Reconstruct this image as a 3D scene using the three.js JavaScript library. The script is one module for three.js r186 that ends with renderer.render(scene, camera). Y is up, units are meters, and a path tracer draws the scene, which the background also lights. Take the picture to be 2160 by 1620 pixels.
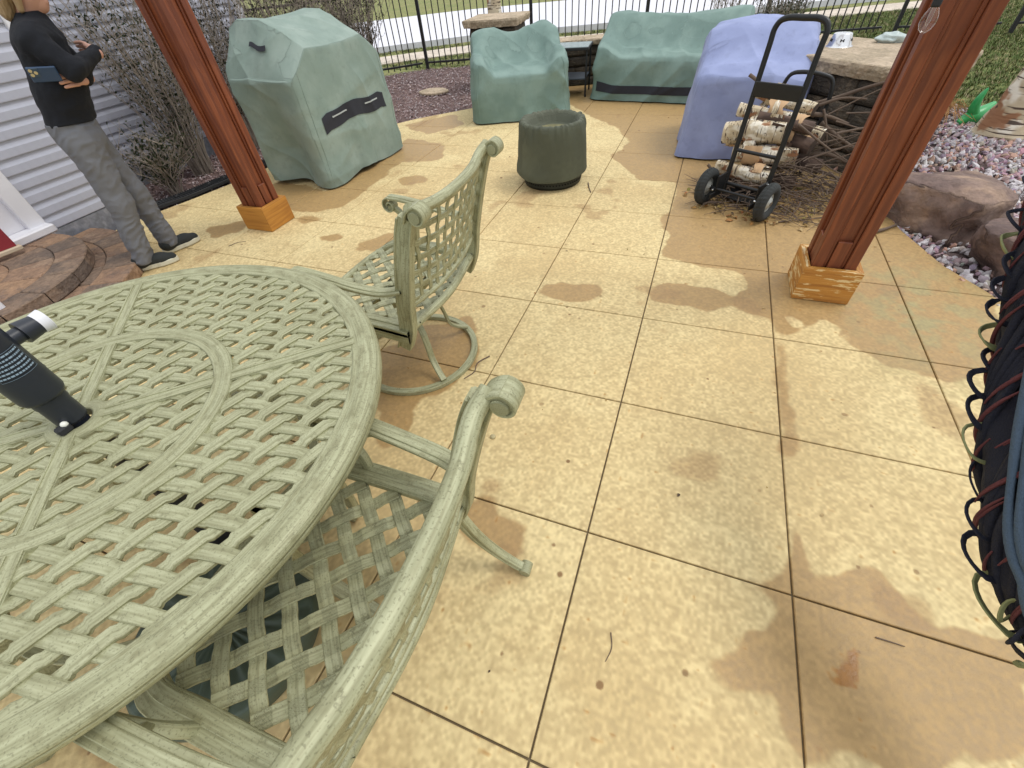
import * as THREE from 'three';
import { mergeGeometries, mergeVertices } from 'three/addons/utils/BufferGeometryUtils.js';
import { ImprovedNoise } from 'three/addons/math/ImprovedNoise.js';
import { MarchingCubes } from 'three/addons/objects/MarchingCubes.js';

// ---------------------------------------------------------------- camera, sky, sun, exposure
const scene = new THREE.Scene();
const camera = new THREE.PerspectiveCamera(84.46, 4 / 3, 0.03, 400);
camera.position.set(0.0805, 1.4703, 0.6919);
camera.rotation.set(-0.79630, 0.42970, -0.10308, 'YXZ');

const EXPOSURE = 1.22, SUN = 1.2, SKY = 0.62;
{ // overcast sky: even cloud sheet, a little brighter high up and towards the veiled sun
  const w = 256, h = 128, d = new Float32Array(w * h * 4), pn = new ImprovedNoise();
  for (let j = 0; j < h; j++) for (let i = 0; i < w; i++) {
    const el = (j + 0.5) / h * Math.PI - Math.PI / 2, a = i / w * Math.PI * 2;
    const s = Math.sin(el), c = pn.noise(Math.cos(a) * 2 * Math.cos(el), s * 3, Math.sin(a) * 2 * Math.cos(el)) * 0.08;
    const b = (0.86 + 0.32 * Math.max(0, s) + c) * SKY * 1.5;
    const k = (j * w + i) * 4;
    d[k] = b * 0.97; d[k + 1] = b; d[k + 2] = b * 1.05; d[k + 3] = 1;
  }
  const t = new THREE.DataTexture(d, w, h, THREE.RGBAFormat, THREE.FloatType);
  t.mapping = THREE.EquirectangularReflectionMapping; t.magFilter = THREE.LinearFilter; t.minFilter = THREE.LinearFilter;
  t.wrapS = THREE.RepeatWrapping; t.needsUpdate = true;
  scene.background = t; scene.environment = t;
}
const sun = new THREE.DirectionalLight(new THREE.Color(1, 0.96, 0.9), SUN);
sun.position.set(6, 14, -5); sun.target.position.set(-1, 0, -2);
sun.castShadow = true; sun.shadow.radius = 40; sun.shadow.mapSize.set(2048, 2048);
Object.assign(sun.shadow.camera, { left: -14, right: 14, top: 14, bottom: -14, near: 0.5, far: 50 });
scene.add(sun, sun.target);
const renderer = new THREE.WebGLRenderer({ antialias: true });
renderer.toneMapping = THREE.LinearToneMapping;
renderer.toneMappingExposure = EXPOSURE;
renderer.shadowMap.enabled = true;

// ---------------------------------------------------------------- helpers
const V = (x, y, z) => new THREE.Vector3(x, y, z);
const lerp = (a, b, t) => a + (b - a) * t, clamp = (x, a, b) => Math.min(b, Math.max(a, x));
const sst = (a, b, x) => { const t = clamp((x - a) / (b - a), 0, 1); return t * t * (3 - 2 * t); };
function rng(s) { return () => { s |= 0; s = s + 0x6D2B79F5 | 0; let t = Math.imul(s ^ s >>> 15, 1 | s); t = t + Math.imul(t ^ t >>> 7, 61 | t) ^ t; return ((t ^ t >>> 14) >>> 0) / 4294967296; }; }
const PN = new ImprovedNoise();
const n3 = (x, y, z) => PN.noise(x + 31.7, y + 17.3, z + 5.1);
const fbm3 = (x, y, z, o = 3) => { let s = 0, a = 0.5; for (let i = 0; i < o; i++) { s += a * n3(x, y, z); x *= 2.03; y *= 2.03; z *= 2.03; a *= 0.5; } return s; };
function hsh(i, j, s) { let h = Math.imul(i, 374761393) + Math.imul(j, 668265263) + Math.imul(s, 1274126177); h = Math.imul(h ^ (h >>> 13), 1274126177); return ((h ^ (h >>> 16)) >>> 0) / 4294967296; }
function vn(x, y, px, py, s) {
  const xi = Math.floor(x), yi = Math.floor(y); let fx = x - xi, fy = y - yi; fx = fx * fx * (3 - 2 * fx); fy = fy * fy * (3 - 2 * fy);
  const m = (a, p) => ((a % p) + p) % p, x0 = m(xi, px), x1 = m(xi + 1, px), y0 = m(yi, py), y1 = m(yi + 1, py);
  return lerp(lerp(hsh(x0, y0, s), hsh(x1, y0, s), fx), lerp(hsh(x0, y1, s), hsh(x1, y1, s), fx), fy);
}
function tf(u, v, px, py, o, s) { let t = 0, a = 0.5, n = 0; for (let i = 0; i < o; i++) { t += a * vn(u * px, v * py, px, py, s + i); n += a; px *= 2; py *= 2; a *= 0.55; } return t / n; }
function tex(w, h, fn, srgb = true, repeat) {
  const d = new Uint8Array(w * h * 4);
  for (let j = 0; j < h; j++) for (let i = 0; i < w; i++) {
    const c = fn(i / w, j / h), k = (j * w + i) * 4;
    if (typeof c === 'number') { d[k] = d[k + 1] = d[k + 2] = clamp(c, 0, 1) * 255; } else { d[k] = clamp(c[0], 0, 1) * 255; d[k + 1] = clamp(c[1], 0, 1) * 255; d[k + 2] = clamp(c[2], 0, 1) * 255; }
    d[k + 3] = 255;
  }
  const t = new THREE.DataTexture(d, w, h); t.magFilter = THREE.LinearFilter; t.minFilter = THREE.LinearMipmapLinearFilter; t.generateMipmaps = true;
  t.wrapS = t.wrapT = THREE.RepeatWrapping; if (srgb) t.colorSpace = THREE.SRGBColorSpace; if (repeat) t.repeat.set(repeat[0], repeat[1]); t.needsUpdate = true; return t;
}
const mix3 = (a, b, t) => [lerp(a[0], b[0], t), lerp(a[1], b[1], t), lerp(a[2], b[2], t)];
const c255 = (r, g, b) => [r / 255, g / 255, b / 255];
const std = (o) => new THREE.MeshStandardMaterial(Object.assign({ roughness: 0.8, metalness: 0 }, o));

const taken = new Map();
function numbered(n) { const k = taken.get(n) || 0; taken.set(n, k + 1); return k ? n + '_' + String(k).padStart(3, '0') : n; }
function mesh(name, geo, mat, parent, label) {
  const m = new THREE.Mesh(geo, mat); m.name = name; m.castShadow = true; m.receiveShadow = true; if (parent) parent.add(m); if (label) m.userData.label = label; return m;
}
function top(o, name, label, category, group) { o.name = numbered(name); o.userData.label = label; o.userData.category = category; if (group) o.userData.group = group; scene.add(o); return o; }
function thing(name, label, category, pos = [0, 0, 0], turn = 0, group) { const o = new THREE.Group(); o.position.set(...pos); o.rotation.y = turn; return top(o, name, label, category, group); }
function struct(o, name) { o.name = numbered(name); o.userData.kind = 'structure'; scene.add(o); return o; }
function uvm(g, s = 1) { // uv in metres, projected along the dominant axis of the normal
  if (!g.attributes.normal) g.computeVertexNormals();
  const p = g.attributes.position, n = g.attributes.normal, uv = new Float32Array(p.count * 2);
  for (let i = 0; i < p.count; i++) {
    const ax = Math.abs(n.getX(i)), ay = Math.abs(n.getY(i)), az = Math.abs(n.getZ(i)); let a, b;
    if (ay >= ax && ay >= az) { a = p.getX(i); b = p.getZ(i); } else if (ax >= az) { a = p.getZ(i); b = p.getY(i); } else { a = p.getX(i); b = p.getY(i); }
    uv[i * 2] = a * s; uv[i * 2 + 1] = b * s;
  }
  g.setAttribute('uv', new THREE.BufferAttribute(uv, 2)); return g;
}
function fromGrid(P, nu, nv, closeU, uvf) { // P[i*nv+j]; smooth grid surface
  const g = new THREE.BufferGeometry(), pos = new Float32Array(P.length * 3), uv = new Float32Array(P.length * 2), idx = [];
  P.forEach((p, k) => { pos[k * 3] = p.x; pos[k * 3 + 1] = p.y; pos[k * 3 + 2] = p.z; const q = uvf ? uvf(Math.floor(k / nv), k % nv) : [Math.floor(k / nv) / nu, (k % nv) / nv]; uv[k * 2] = q[0]; uv[k * 2 + 1] = q[1]; });
  const m = closeU ? nu : nu - 1;
  for (let i = 0; i < m; i++) for (let j = 0; j < nv - 1; j++) { const a = i * nv + j, b = ((i + 1) % nu) * nv + j; idx.push(a, b, a + 1, b, b + 1, a + 1); }
  g.setAttribute('position', new THREE.BufferAttribute(pos, 3)); g.setAttribute('uv', new THREE.BufferAttribute(uv, 2)); g.setIndex(idx); g.computeVertexNormals(); return g;
}
function bbox(w, h, d, b = 0.004) { // bevelled box centred at the origin, 44 triangles
  const g = new THREE.BufferGeometry(), x = w / 2, y = h / 2, z = d / 2, pts = [], nm = [], uv = [];
  b = Math.min(b, x * 0.9, y * 0.9, z * 0.9);
  const F = (a, bb, c, dd) => { const n = new THREE.Vector3().crossVectors(V(0, 0, 0).subVectors(bb, a), V(0, 0, 0).subVectors(c, a)).normalize(); const qs = dd ? [a, bb, c, a, c, dd] : [a, bb, c]; const cen = qs.reduce((s, q) => s.add(q), V(0, 0, 0)); if (n.dot(cen) < 0) { n.negate(); qs.reverse(); } for (const q of qs) { pts.push(q.x, q.y, q.z); nm.push(n.x, n.y, n.z); } };
  const S = [-1, 1];
  for (const s of S) {
    F(V(s * x, -y + b, -z + b), V(s * x, y - b, -z + b), V(s * x, y - b, z - b), V(s * x, -y + b, z - b));
    F(V(-x + b, s * y, -z + b), V(x - b, s * y, -z + b), V(x - b, s * y, z - b), V(-x + b, s * y, z - b));
    F(V(-x + b, -y + b, s * z), V(x - b, -y + b, s * z), V(x - b, y - b, s * z), V(-x + b, y - b, s * z));
    for (const t of S) {
      F(V(s * x, t * (y - b), -z + b), V(s * (x - b), t * y, -z + b), V(s * (x - b), t * y, z - b), V(s * x, t * (y - b), z - b));
      F(V(s * x, -y + b, t * (z - b)), V(s * (x - b), -y + b, t * z), V(s * (x - b), y - b, t * z), V(s * x, y - b, t * (z - b)));
      F(V(-x + b, s * y, t * (z - b)), V(-x + b, s * (y - b), t * z), V(x - b, s * (y - b), t * z), V(x - b, s * y, t * (z - b)));
      for (const r of S) F(V(s * x, t * (y - b), r * (z - b)), V(s * (x - b), t * y, r * (z - b)), V(s * (x - b), t * (y - b), r * z));
    }
  }
  g.setAttribute('position', new THREE.Float32BufferAttribute(pts, 3)); g.setAttribute('normal', new THREE.Float32BufferAttribute(nm, 3)); return uvm(g);
}
const at = (g, x, y, z, ry = 0, rx = 0, rz = 0) => { const m = new THREE.Matrix4().makeRotationFromEuler(new THREE.Euler(rx, ry, rz, 'YXZ')); m.setPosition(x, y, z); return g.applyMatrix4(m); };
function prism(poly, y0, y1, bev = 0) { // poly: [[x,z],...]
  const s = new THREE.Shape(poly.map(([x, z]) => new THREE.Vector2(x, -z)));
  const g = new THREE.ExtrudeGeometry(s, { depth: y1 - y0 - 2 * bev, bevelEnabled: bev > 0, bevelSize: bev, bevelThickness: bev, bevelOffset: -bev, bevelSegments: 1 });
  g.rotateX(-Math.PI / 2); g.translate(0, y0 + bev, 0); return uvm(g);
}
// flat-sided bar of section w x t swept along points; ups = direction of the thin side (t)
function sweep(pts, ups, w, t, closed = false) {
  const n = pts.length, P = [], N = [], U = [], I = []; let s = 0;
  const wf = typeof w === 'function' ? w : () => w, tfn = typeof t === 'function' ? t : () => t, sec = [];
  for (let i = 0; i < n; i++) {
    const a = pts[closed ? (i + n - 1) % n : Math.max(0, i - 1)], b = pts[closed ? (i + 1) % n : Math.min(n - 1, i + 1)];
    const T = V(0, 0, 0).subVectors(b, a).normalize(), up = (Array.isArray(ups) ? ups[i] : ups).clone();
    const B = V(0, 0, 0).crossVectors(T, up).normalize(), n2 = V(0, 0, 0).crossVectors(B, T).normalize();
    if (i) s += pts[i].distanceTo(pts[i - 1]);
    sec.push({ p: pts[i], B, n: n2, hw: wf(i / (n - 1)) / 2, ht: tfn(i / (n - 1)) / 2, s });
  }
  const c = Math.min(0.0025, sec[0].ht * 0.5, sec[0].hw * 0.5);
  // octagonal section: small chamfers
  const ring = (q) => [[-q.hw + c, q.ht], [q.hw - c, q.ht], [q.hw, q.ht - c], [q.hw, -q.ht + c], [q.hw - c, -q.ht], [-q.hw + c, -q.ht], [-q.hw, -q.ht + c], [-q.hw, q.ht - c]].map(([x, y]) => V(0, 0, 0).copy(q.p).addScaledVector(q.B, x).addScaledVector(q.n, y));
  const R = sec.map(ring), m = closed ? n : n - 1;
  const add = (a, b, cc, d, na, nb, u0, u1, v0, v1) => { const k = P.length / 3; for (const q of [a, b, cc, d]) P.push(q.x, q.y, q.z); N.push(na.x, na.y, na.z, na.x, na.y, na.z, nb.x, nb.y, nb.z, nb.x, nb.y, nb.z); U.push(u0, v0, u0, v1, u1, v1, u1, v0); I.push(k, k + 1, k + 2, k, k + 2, k + 3); };
  for (let e = 0; e < 8; e++) {
    const f = (e + 1) % 8;
    for (let i = 0; i < m; i++) {
      const j = (i + 1) % n, a = R[i][e], b = R[i][f], cc = R[j][f], d = R[j][e];
      const nn = (k) => { const q = sec[k], e0 = R[k][e], e1 = R[k][f]; const ed = V(0, 0, 0).subVectors(e1, e0); const T = V(0, 0, 0).crossVectors(q.n, q.B); const r = V(0, 0, 0).crossVectors(ed, T).normalize(); const mid = V(0, 0, 0).addVectors(e0, e1).multiplyScalar(0.5).sub(q.p); if (r.dot(mid) < 0) r.negate(); return r; };
      const u1 = closed && j === 0 ? sec[i].s + pts[i].distanceTo(pts[j]) : sec[j].s;
      add(a, b, cc, d, nn(i), nn(j), sec[i].s, u1, e * 0.011, e * 0.011 + a.distanceTo(b));
    }
  }
  if (!closed) for (const [k, sg] of [[0, -1], [n - 1, 1]]) { const q = sec[k], T = V(0, 0, 0).crossVectors(q.n, q.B).multiplyScalar(sg * (V(0, 0, 0).crossVectors(q.n, q.B).dot(V(0, 0, 0).subVectors(pts[n - 1], pts[0])) > 0 ? 1 : -1)); const k0 = P.length / 3; R[k].forEach((p) => { P.push(p.x, p.y, p.z); N.push(T.x, T.y, T.z); U.push(p.x, p.y); }); for (let e = 1; e < 7; e++) I.push(k0, k0 + e, k0 + e + 1); }
  const g = new THREE.BufferGeometry(); g.setAttribute('position', new THREE.Float32BufferAttribute(P, 3)); g.setAttribute('normal', new THREE.Float32BufferAttribute(N, 3)); g.setAttribute('uv', new THREE.Float32BufferAttribute(U, 2)); g.setIndex(I); return g;
}
function curve(pts, n) { const c = new THREE.CatmullRomCurve3(pts.map((p) => V(...p)), false, 'centripetal'); return c.getSpacedPoints(n); }
function tube(pts, r, seg = 8, nl = 24, rough = 0) { // tapered tube, r = number or function(t)
  const c = new THREE.CatmullRomCurve3(pts.map((p) => p.isVector3 ? p : V(...p)), false, 'centripetal'), rf = typeof r === 'function' ? r : () => r, P = [];
  const fr = c.computeFrenetFrames(nl, false), L = c.getLength();
  for (let i = 0; i <= nl; i++) { const q = c.getPointAt(i / nl); for (let j = 0; j <= seg; j++) { const a = j / seg * Math.PI * 2, rr = rf(i / nl) * (1 + (rough ? rough * n3(q.x * 9 + Math.cos(a), q.y * 9 + Math.sin(a), q.z * 9) : 0)); P.push(q.clone().addScaledVector(fr.normals[i], Math.cos(a) * rr).addScaledVector(fr.binormals[i], Math.sin(a) * rr)); } }
  const r0 = rf(0.5); const g = fromGrid(P, nl + 1, seg + 1, false, (i, j) => [j / seg * r0 * 6.28, i / nl * L]);
  const caps = []; for (const i of [0, nl]) { const cp = c.getPointAt(i / nl), ps = [cp.x, cp.y, cp.z], id = []; for (let j = 0; j <= seg; j++) { const q = P[i * (seg + 1) + j]; ps.push(q.x, q.y, q.z); } for (let j = 0; j < seg; j++) id.push(0, i ? j + 1 : j + 2, i ? j + 2 : j + 1); const cg = new THREE.BufferGeometry(); cg.setAttribute('position', new THREE.Float32BufferAttribute(ps, 3)); cg.setIndex(id); cg.computeVertexNormals(); uvm(cg); caps.push(cg); }
  return mergeGeometries([g, ...caps]);
}
const merge = (a) => mergeGeometries(a.map((g) => { const q = g.index ? g.toNonIndexed() : g; for (const k of Object.keys(q.attributes)) if (!['position', 'normal', 'uv'].includes(k)) q.deleteAttribute(k); return q; }));
function lathe(pts, seg = 64) { return new THREE.LatheGeometry(pts.map(([r, y]) => new THREE.Vector2(r, y)), seg); }
function clipRect(poly, x0, x1, z0, z1) {
  const cl = (p, f, it) => { const o = []; for (let i = 0; i < p.length; i++) { const a = p[i], b = p[(i + 1) % p.length], fa = f(a), fb = f(b); if (fa >= 0) o.push(a); if ((fa >= 0) !== (fb >= 0)) { const t = fa / (fa - fb); o.push([lerp(a[0], b[0], t), lerp(a[1], b[1], t)]); } } return o; };
  poly = cl(poly, (p) => p[0] - x0); if (poly.length) poly = cl(poly, (p) => x1 - p[0]); if (poly.length) poly = cl(poly, (p) => p[1] - z0); if (poly.length) poly = cl(poly, (p) => z1 - p[1]); return poly;
}
const area = (p) => { let a = 0; for (let i = 0; i < p.length; i++) { const q = p[(i + 1) % p.length]; a += p[i][0] * q[1] - q[0] * p[i][1]; } return Math.abs(a) / 2; };
const inPoly = (p, x, z) => { let r = false; for (let i = 0, j = p.length - 1; i < p.length; j = i++) { if ((p[i][1] > z) !== (p[j][1] > z) && x < (p[j][0] - p[i][0]) * (z - p[i][1]) / (p[j][1] - p[i][1]) + p[i][0]) r = !r; } return r; };
const pairs = (a) => { const o = []; for (let i = 0; i < a.length; i += 2) o.push([a[i], a[i + 1]]); return o; };
// ---------------------------------------------------------------- shared textures and materials
const bumpFine = tex(512, 512, (u, v) => 0.5 * tf(u, v, 60, 60, 3, 3) + 0.5 * tf(u, v, 14, 14, 3, 9), false);
const bumpCoarse = tex(512, 512, (u, v) => tf(u, v, 9, 9, 5, 21), false);
const rep = (t, a, b = a) => { const c = t.clone(); c.repeat.set(a, b); c.needsUpdate = true; return c; };
function woodTex(base, dark, light, seed, wear) {
  return tex(512, 512, (u, v) => { // grain along v
    const w = tf(u, v, 6, 2, 3, seed) * 0.5, g = tf(u + w * 0.1, v, 46, 3, 3, seed + 5), l = tf(u, v, 90, 6, 2, seed + 8);
    let c = mix3(base, dark, 0.6 * sst(0.4, 0.85, g)); c = mix3(c, light, 0.35 * sst(0.55, 0.8, l));
    c = mix3(c, dark, 0.35 * sst(0.5, 0.8, tf(u, v, 3, 2, 3, seed + 12)));
    if (wear) { const k = tf(u, v, 70, 12, 4, seed + 30) * 0.6 + 0.4 * tf(u, v, 7, 5, 3, seed + 33); c = mix3(c, wear, sst(0.545, 0.6, k) * 0.85); }
    return c;
  });
}
const MAT = {};
MAT.post = std({ map: woodTex(c255(128, 68, 38), c255(82, 38, 22), c255(164, 100, 60), 1), roughness: 0.5, bumpMap: bumpFine, bumpScale: 0.0006 });
MAT.postBase = std({ map: woodTex(c255(182, 126, 52), c255(140, 88, 32), c255(206, 156, 84), 7, c255(226, 206, 158)), roughness: 0.6, bumpMap: bumpFine, bumpScale: 0.0008 });
MAT.postBase2 = std({ map: woodTex(c255(184, 128, 52), c255(146, 94, 34), c255(200, 146, 72), 17), roughness: 0.6, bumpMap: bumpFine, bumpScale: 0.0006 });
const sageTex = tex(512, 512, (u, v) => { const a = tf(u, v, 4, 70, 3, 40), b = tf(u, v, 10, 12, 4, 44), f = tf(u, v, 120, 120, 2, 47); let c = mix3(c255(132, 131, 98), c255(171, 172, 138), sst(0.1, 0.75, a * 0.75 + 0.25 * tf(u, v, 9, 150, 2, 41))); c = mix3(c, c255(112, 108, 76), 0.45 * sst(0.5, 0.8, b)); return mix3(c, c255(90, 88, 62), 0.4 * sst(0.6, 0.82, f)); });
const sageBump = tex(512, 512, (u, v) => 0.5 * tf(u, v, 5, 90, 2, 50) + 0.5 * tf(u, v, 60, 60, 3, 53), false);
MAT.sage = std({ map: rep(sageTex, 3, 3), bumpMap: rep(sageBump, 3, 3), bumpScale: 0.0006, roughness: 0.52, metalness: 0.12 });
// cast diamond relief on the chair straps
const diaBump = tex(256, 256, (u, v) => { // 1 repeat = 66 mm along, one strap across
  const a = u * 2; if ((a % 1) > 0.02 && a > 1) return 0.62; const x = (u * 2) * 4, y = v * 2.4, p = Math.abs(((x + y) % 1 + 1) % 1 - 0.5), q = Math.abs(((x - y) % 1 + 1) % 1 - 0.5); return (p > 0.4 || q > 0.4) ? 0.15 : (p < 0.12 && q < 0.12 ? 0.3 : 0.62);
}, false);
MAT.strap = std({ map: rep(sageTex, 3, 3), bumpMap: rep(diaBump, 1 / 0.066, 1 / 0.034), bumpScale: 0.004, roughness: 0.52, metalness: 0.12 });
MAT.black = std({ color: new THREE.Color(0.012, 0.013, 0.014), roughness: 0.42, metalness: 0.2 });
MAT.blackMatte = std({ color: new THREE.Color(0.018, 0.019, 0.021), roughness: 0.75 });
MAT.fence = std({ color: new THREE.Color(0.012, 0.012, 0.013), roughness: 0.5 });
MAT.rubber = std({ color: new THREE.Color(0.03, 0.033, 0.032), roughness: 0.85, bumpMap: rep(bumpFine, 6), bumpScale: 0.001 });
MAT.steel = std({ color: new THREE.Color(0.72, 0.72, 0.72), roughness: 0.22, metalness: 1 });
MAT.wheelRim = std({ color: new THREE.Color(0.5, 0.52, 0.48), roughness: 0.4, metalness: 0.5 });
function clothTex(a, b, seed) { return tex(512, 512, (u, v) => { const w = 0.5 + 0.25 * Math.sin(u * Math.PI * 2 * 128) + 0.25 * Math.sin(v * Math.PI * 2 * 128), s = tf(u, v, 5, 5, 5, seed), d = tf(u, v, 26, 26, 3, seed + 3); let c = mix3(a, b, sst(0.3, 0.75, s)); c = mix3(c, [c[0] * 0.8, c[1] * 0.8, c[2] * 0.8], 0.18 * sst(0.6, 0.8, d)); return [c[0] + (w - 0.5) * 0.03, c[1] + (w - 0.5) * 0.03, c[2] + (w - 0.5) * 0.03]; }); }
const clothBump = tex(512, 512, (u, v) => 0.8 * tf(u, v, 7, 7, 4, 77) + 0.2 * (0.5 + 0.5 * Math.sin(u * 805) * Math.sin(v * 805)), false);
MAT.coverGreen = std({ map: clothTex(c255(126, 144, 134), c255(142, 158, 148), 60), bumpMap: clothBump, bumpScale: 0.006, roughness: 0.72 });
MAT.coverTeal = std({ map: clothTex(c255(106, 130, 122), c255(124, 147, 138), 64), bumpMap: clothBump, bumpScale: 0.006, roughness: 0.72 });
MAT.coverBlue = std({ map: clothTex(c255(132, 142, 180), c255(146, 156, 194), 68), bumpMap: clothBump, bumpScale: 0.006, roughness: 0.7 });
MAT.coverPit = std({ map: clothTex(c255(74, 78, 62), c255(90, 94, 76), 71), bumpMap: clothBump, bumpScale: 0.006, roughness: 0.75 });
MAT.webbing = std({ color: new THREE.Color(0.018, 0.02, 0.028), roughness: 0.8, bumpMap: rep(bumpFine, 3), bumpScale: 0.0008 });
MAT.piping = std({ color: new THREE.Color(0.42, 0.46, 0.46), roughness: 0.6 });
function stoneTex(a, b, c, seed) { return tex(512, 512, (u, v) => { const s = tf(u, v, 4, 4, 5, seed), f = tf(u, v, 40, 40, 3, seed + 7), m = tf(u, v, 9, 9, 4, seed + 11); let k = mix3(a, b, sst(0.3, 0.7, s)); k = mix3(k, c, sst(0.55, 0.75, m) * 0.6); const q = 0.85 + 0.3 * f; return [k[0] * q, k[1] * q, k[2] * q]; }); }
const mkStone = (a, b, c, seed, sc = 1.4) => std({ map: rep(stoneTex(a, b, c, seed), sc), bumpMap: rep(bumpCoarse, sc * 2), bumpScale: 0.02, roughness: 0.92 });
MAT.block = [mkStone(c255(108, 98, 84), c255(86, 78, 68), c255(132, 116, 96), 101), mkStone(c255(94, 84, 72), c255(76, 70, 62), c255(112, 100, 84), 111), mkStone(c255(120, 104, 84), c255(98, 88, 74), c255(84, 76, 70), 121)];
MAT.cap = mkStone(c255(180, 162, 138), c255(162, 146, 122), c255(192, 174, 150), 131);
MAT.paver = [mkStone(c255(146, 118, 96), c255(122, 100, 84), c255(162, 138, 116), 141), mkStone(c255(126, 106, 90), c255(104, 90, 80), c255(142, 120, 100), 151), mkStone(c255(154, 124, 98), c255(132, 106, 88), c255(118, 100, 88), 161)];
MAT.boulder = [mkStone(c255(140, 118, 104), c255(106, 88, 82), c255(164, 138, 116), 171, 0.9), mkStone(c255(116, 96, 88), c255(92, 76, 72), c255(142, 116, 98), 181, 0.9)];
MAT.siding = std({ map: tex(256, 256, (u, v) => { const s = tf(u, v, 40, 6, 3, 190) * 0.03; return [0.68 + s, 0.69 + s, 0.74 + s]; }), roughness: 0.5 });
MAT.white = std({ map: tex(256, 256, (u, v) => { const s = tf(u, v, 8, 8, 4, 193) * 0.06; return [0.84 + s, 0.84 + s, 0.86 + s]; }), roughness: 0.45 });
MAT.foundation = std({ map: rep(stoneTex(c255(140, 142, 148), c255(122, 124, 132), c255(152, 152, 156), 195), 1.2), bumpMap: rep(bumpFine, 2), bumpScale: 0.002, roughness: 0.95 });
MAT.twig = std({ color: new THREE.Color(0.33, 0.28, 0.23), roughness: 0.9 });
MAT.deadTwig = std({ map: tex(128, 128, (u, v) => mix3(c255(118, 100, 84), c255(88, 74, 64), tf(u, v, 8, 8, 4, 199))), roughness: 0.9, bumpMap: bumpFine, bumpScale: 0.001 });
MAT.birch = std({ map: tex(1024, 512, (u, v) => { // u round the log, v along
  const s = tf(u, v, 5, 4, 4, 205), len = tf(u, v, 6, 90, 2, 209), pe = tf(u, v, 7, 5, 4, 213);
  let c = mix3(c255(214, 200, 172), c255(176, 158, 128), s); c = mix3(c, c255(232, 224, 206), sst(0.5, 0.7, tf(u, v, 9, 7, 3, 217)));
  c = mix3(c, c255(62, 48, 40), sst(0.62, 0.7, len) * 0.85 * sst(0.35, 0.5, tf(u, v, 14, 40, 2, 219))); c = mix3(c, c255(150, 104, 72), sst(0.58, 0.66, pe) * 0.9); return mix3(c, c255(48, 38, 34), sst(0.68, 0.74, tf(u, v, 10, 12, 4, 223)) * 0.9);
}), bumpMap: rep(bumpCoarse, 3), bumpScale: 0.006, roughness: 0.85 });
MAT.barkDark = std({ map: tex(256, 256, (u, v) => mix3(c255(120, 98, 84), c255(58, 46, 42), tf(u, v, 12, 5, 5, 227))), bumpMap: bumpCoarse, bumpScale: 0.006, roughness: 0.95 });
MAT.cutEnd = std({ map: tex(128, 128, (u, v) => mix3(c255(92, 72, 56), c255(48, 38, 32), tf(u, v, 8, 8, 4, 231))), roughness: 0.9 });
MAT.bark = std({ color: new THREE.Color(0.55, 0.36, 0.2), roughness: 0.85, side: THREE.DoubleSide });
MAT.leafGreen = new THREE.MeshPhysicalMaterial({ transmission: 0.35, thickness: 0, color: new THREE.Color(0.27, 0.38, 0.17), roughness: 0.95, side: THREE.DoubleSide });
MAT.leafGrey = new THREE.MeshPhysicalMaterial({ transmission: 0.35, thickness: 0, color: new THREE.Color(0.38, 0.4, 0.25), roughness: 0.95, side: THREE.DoubleSide });

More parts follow.
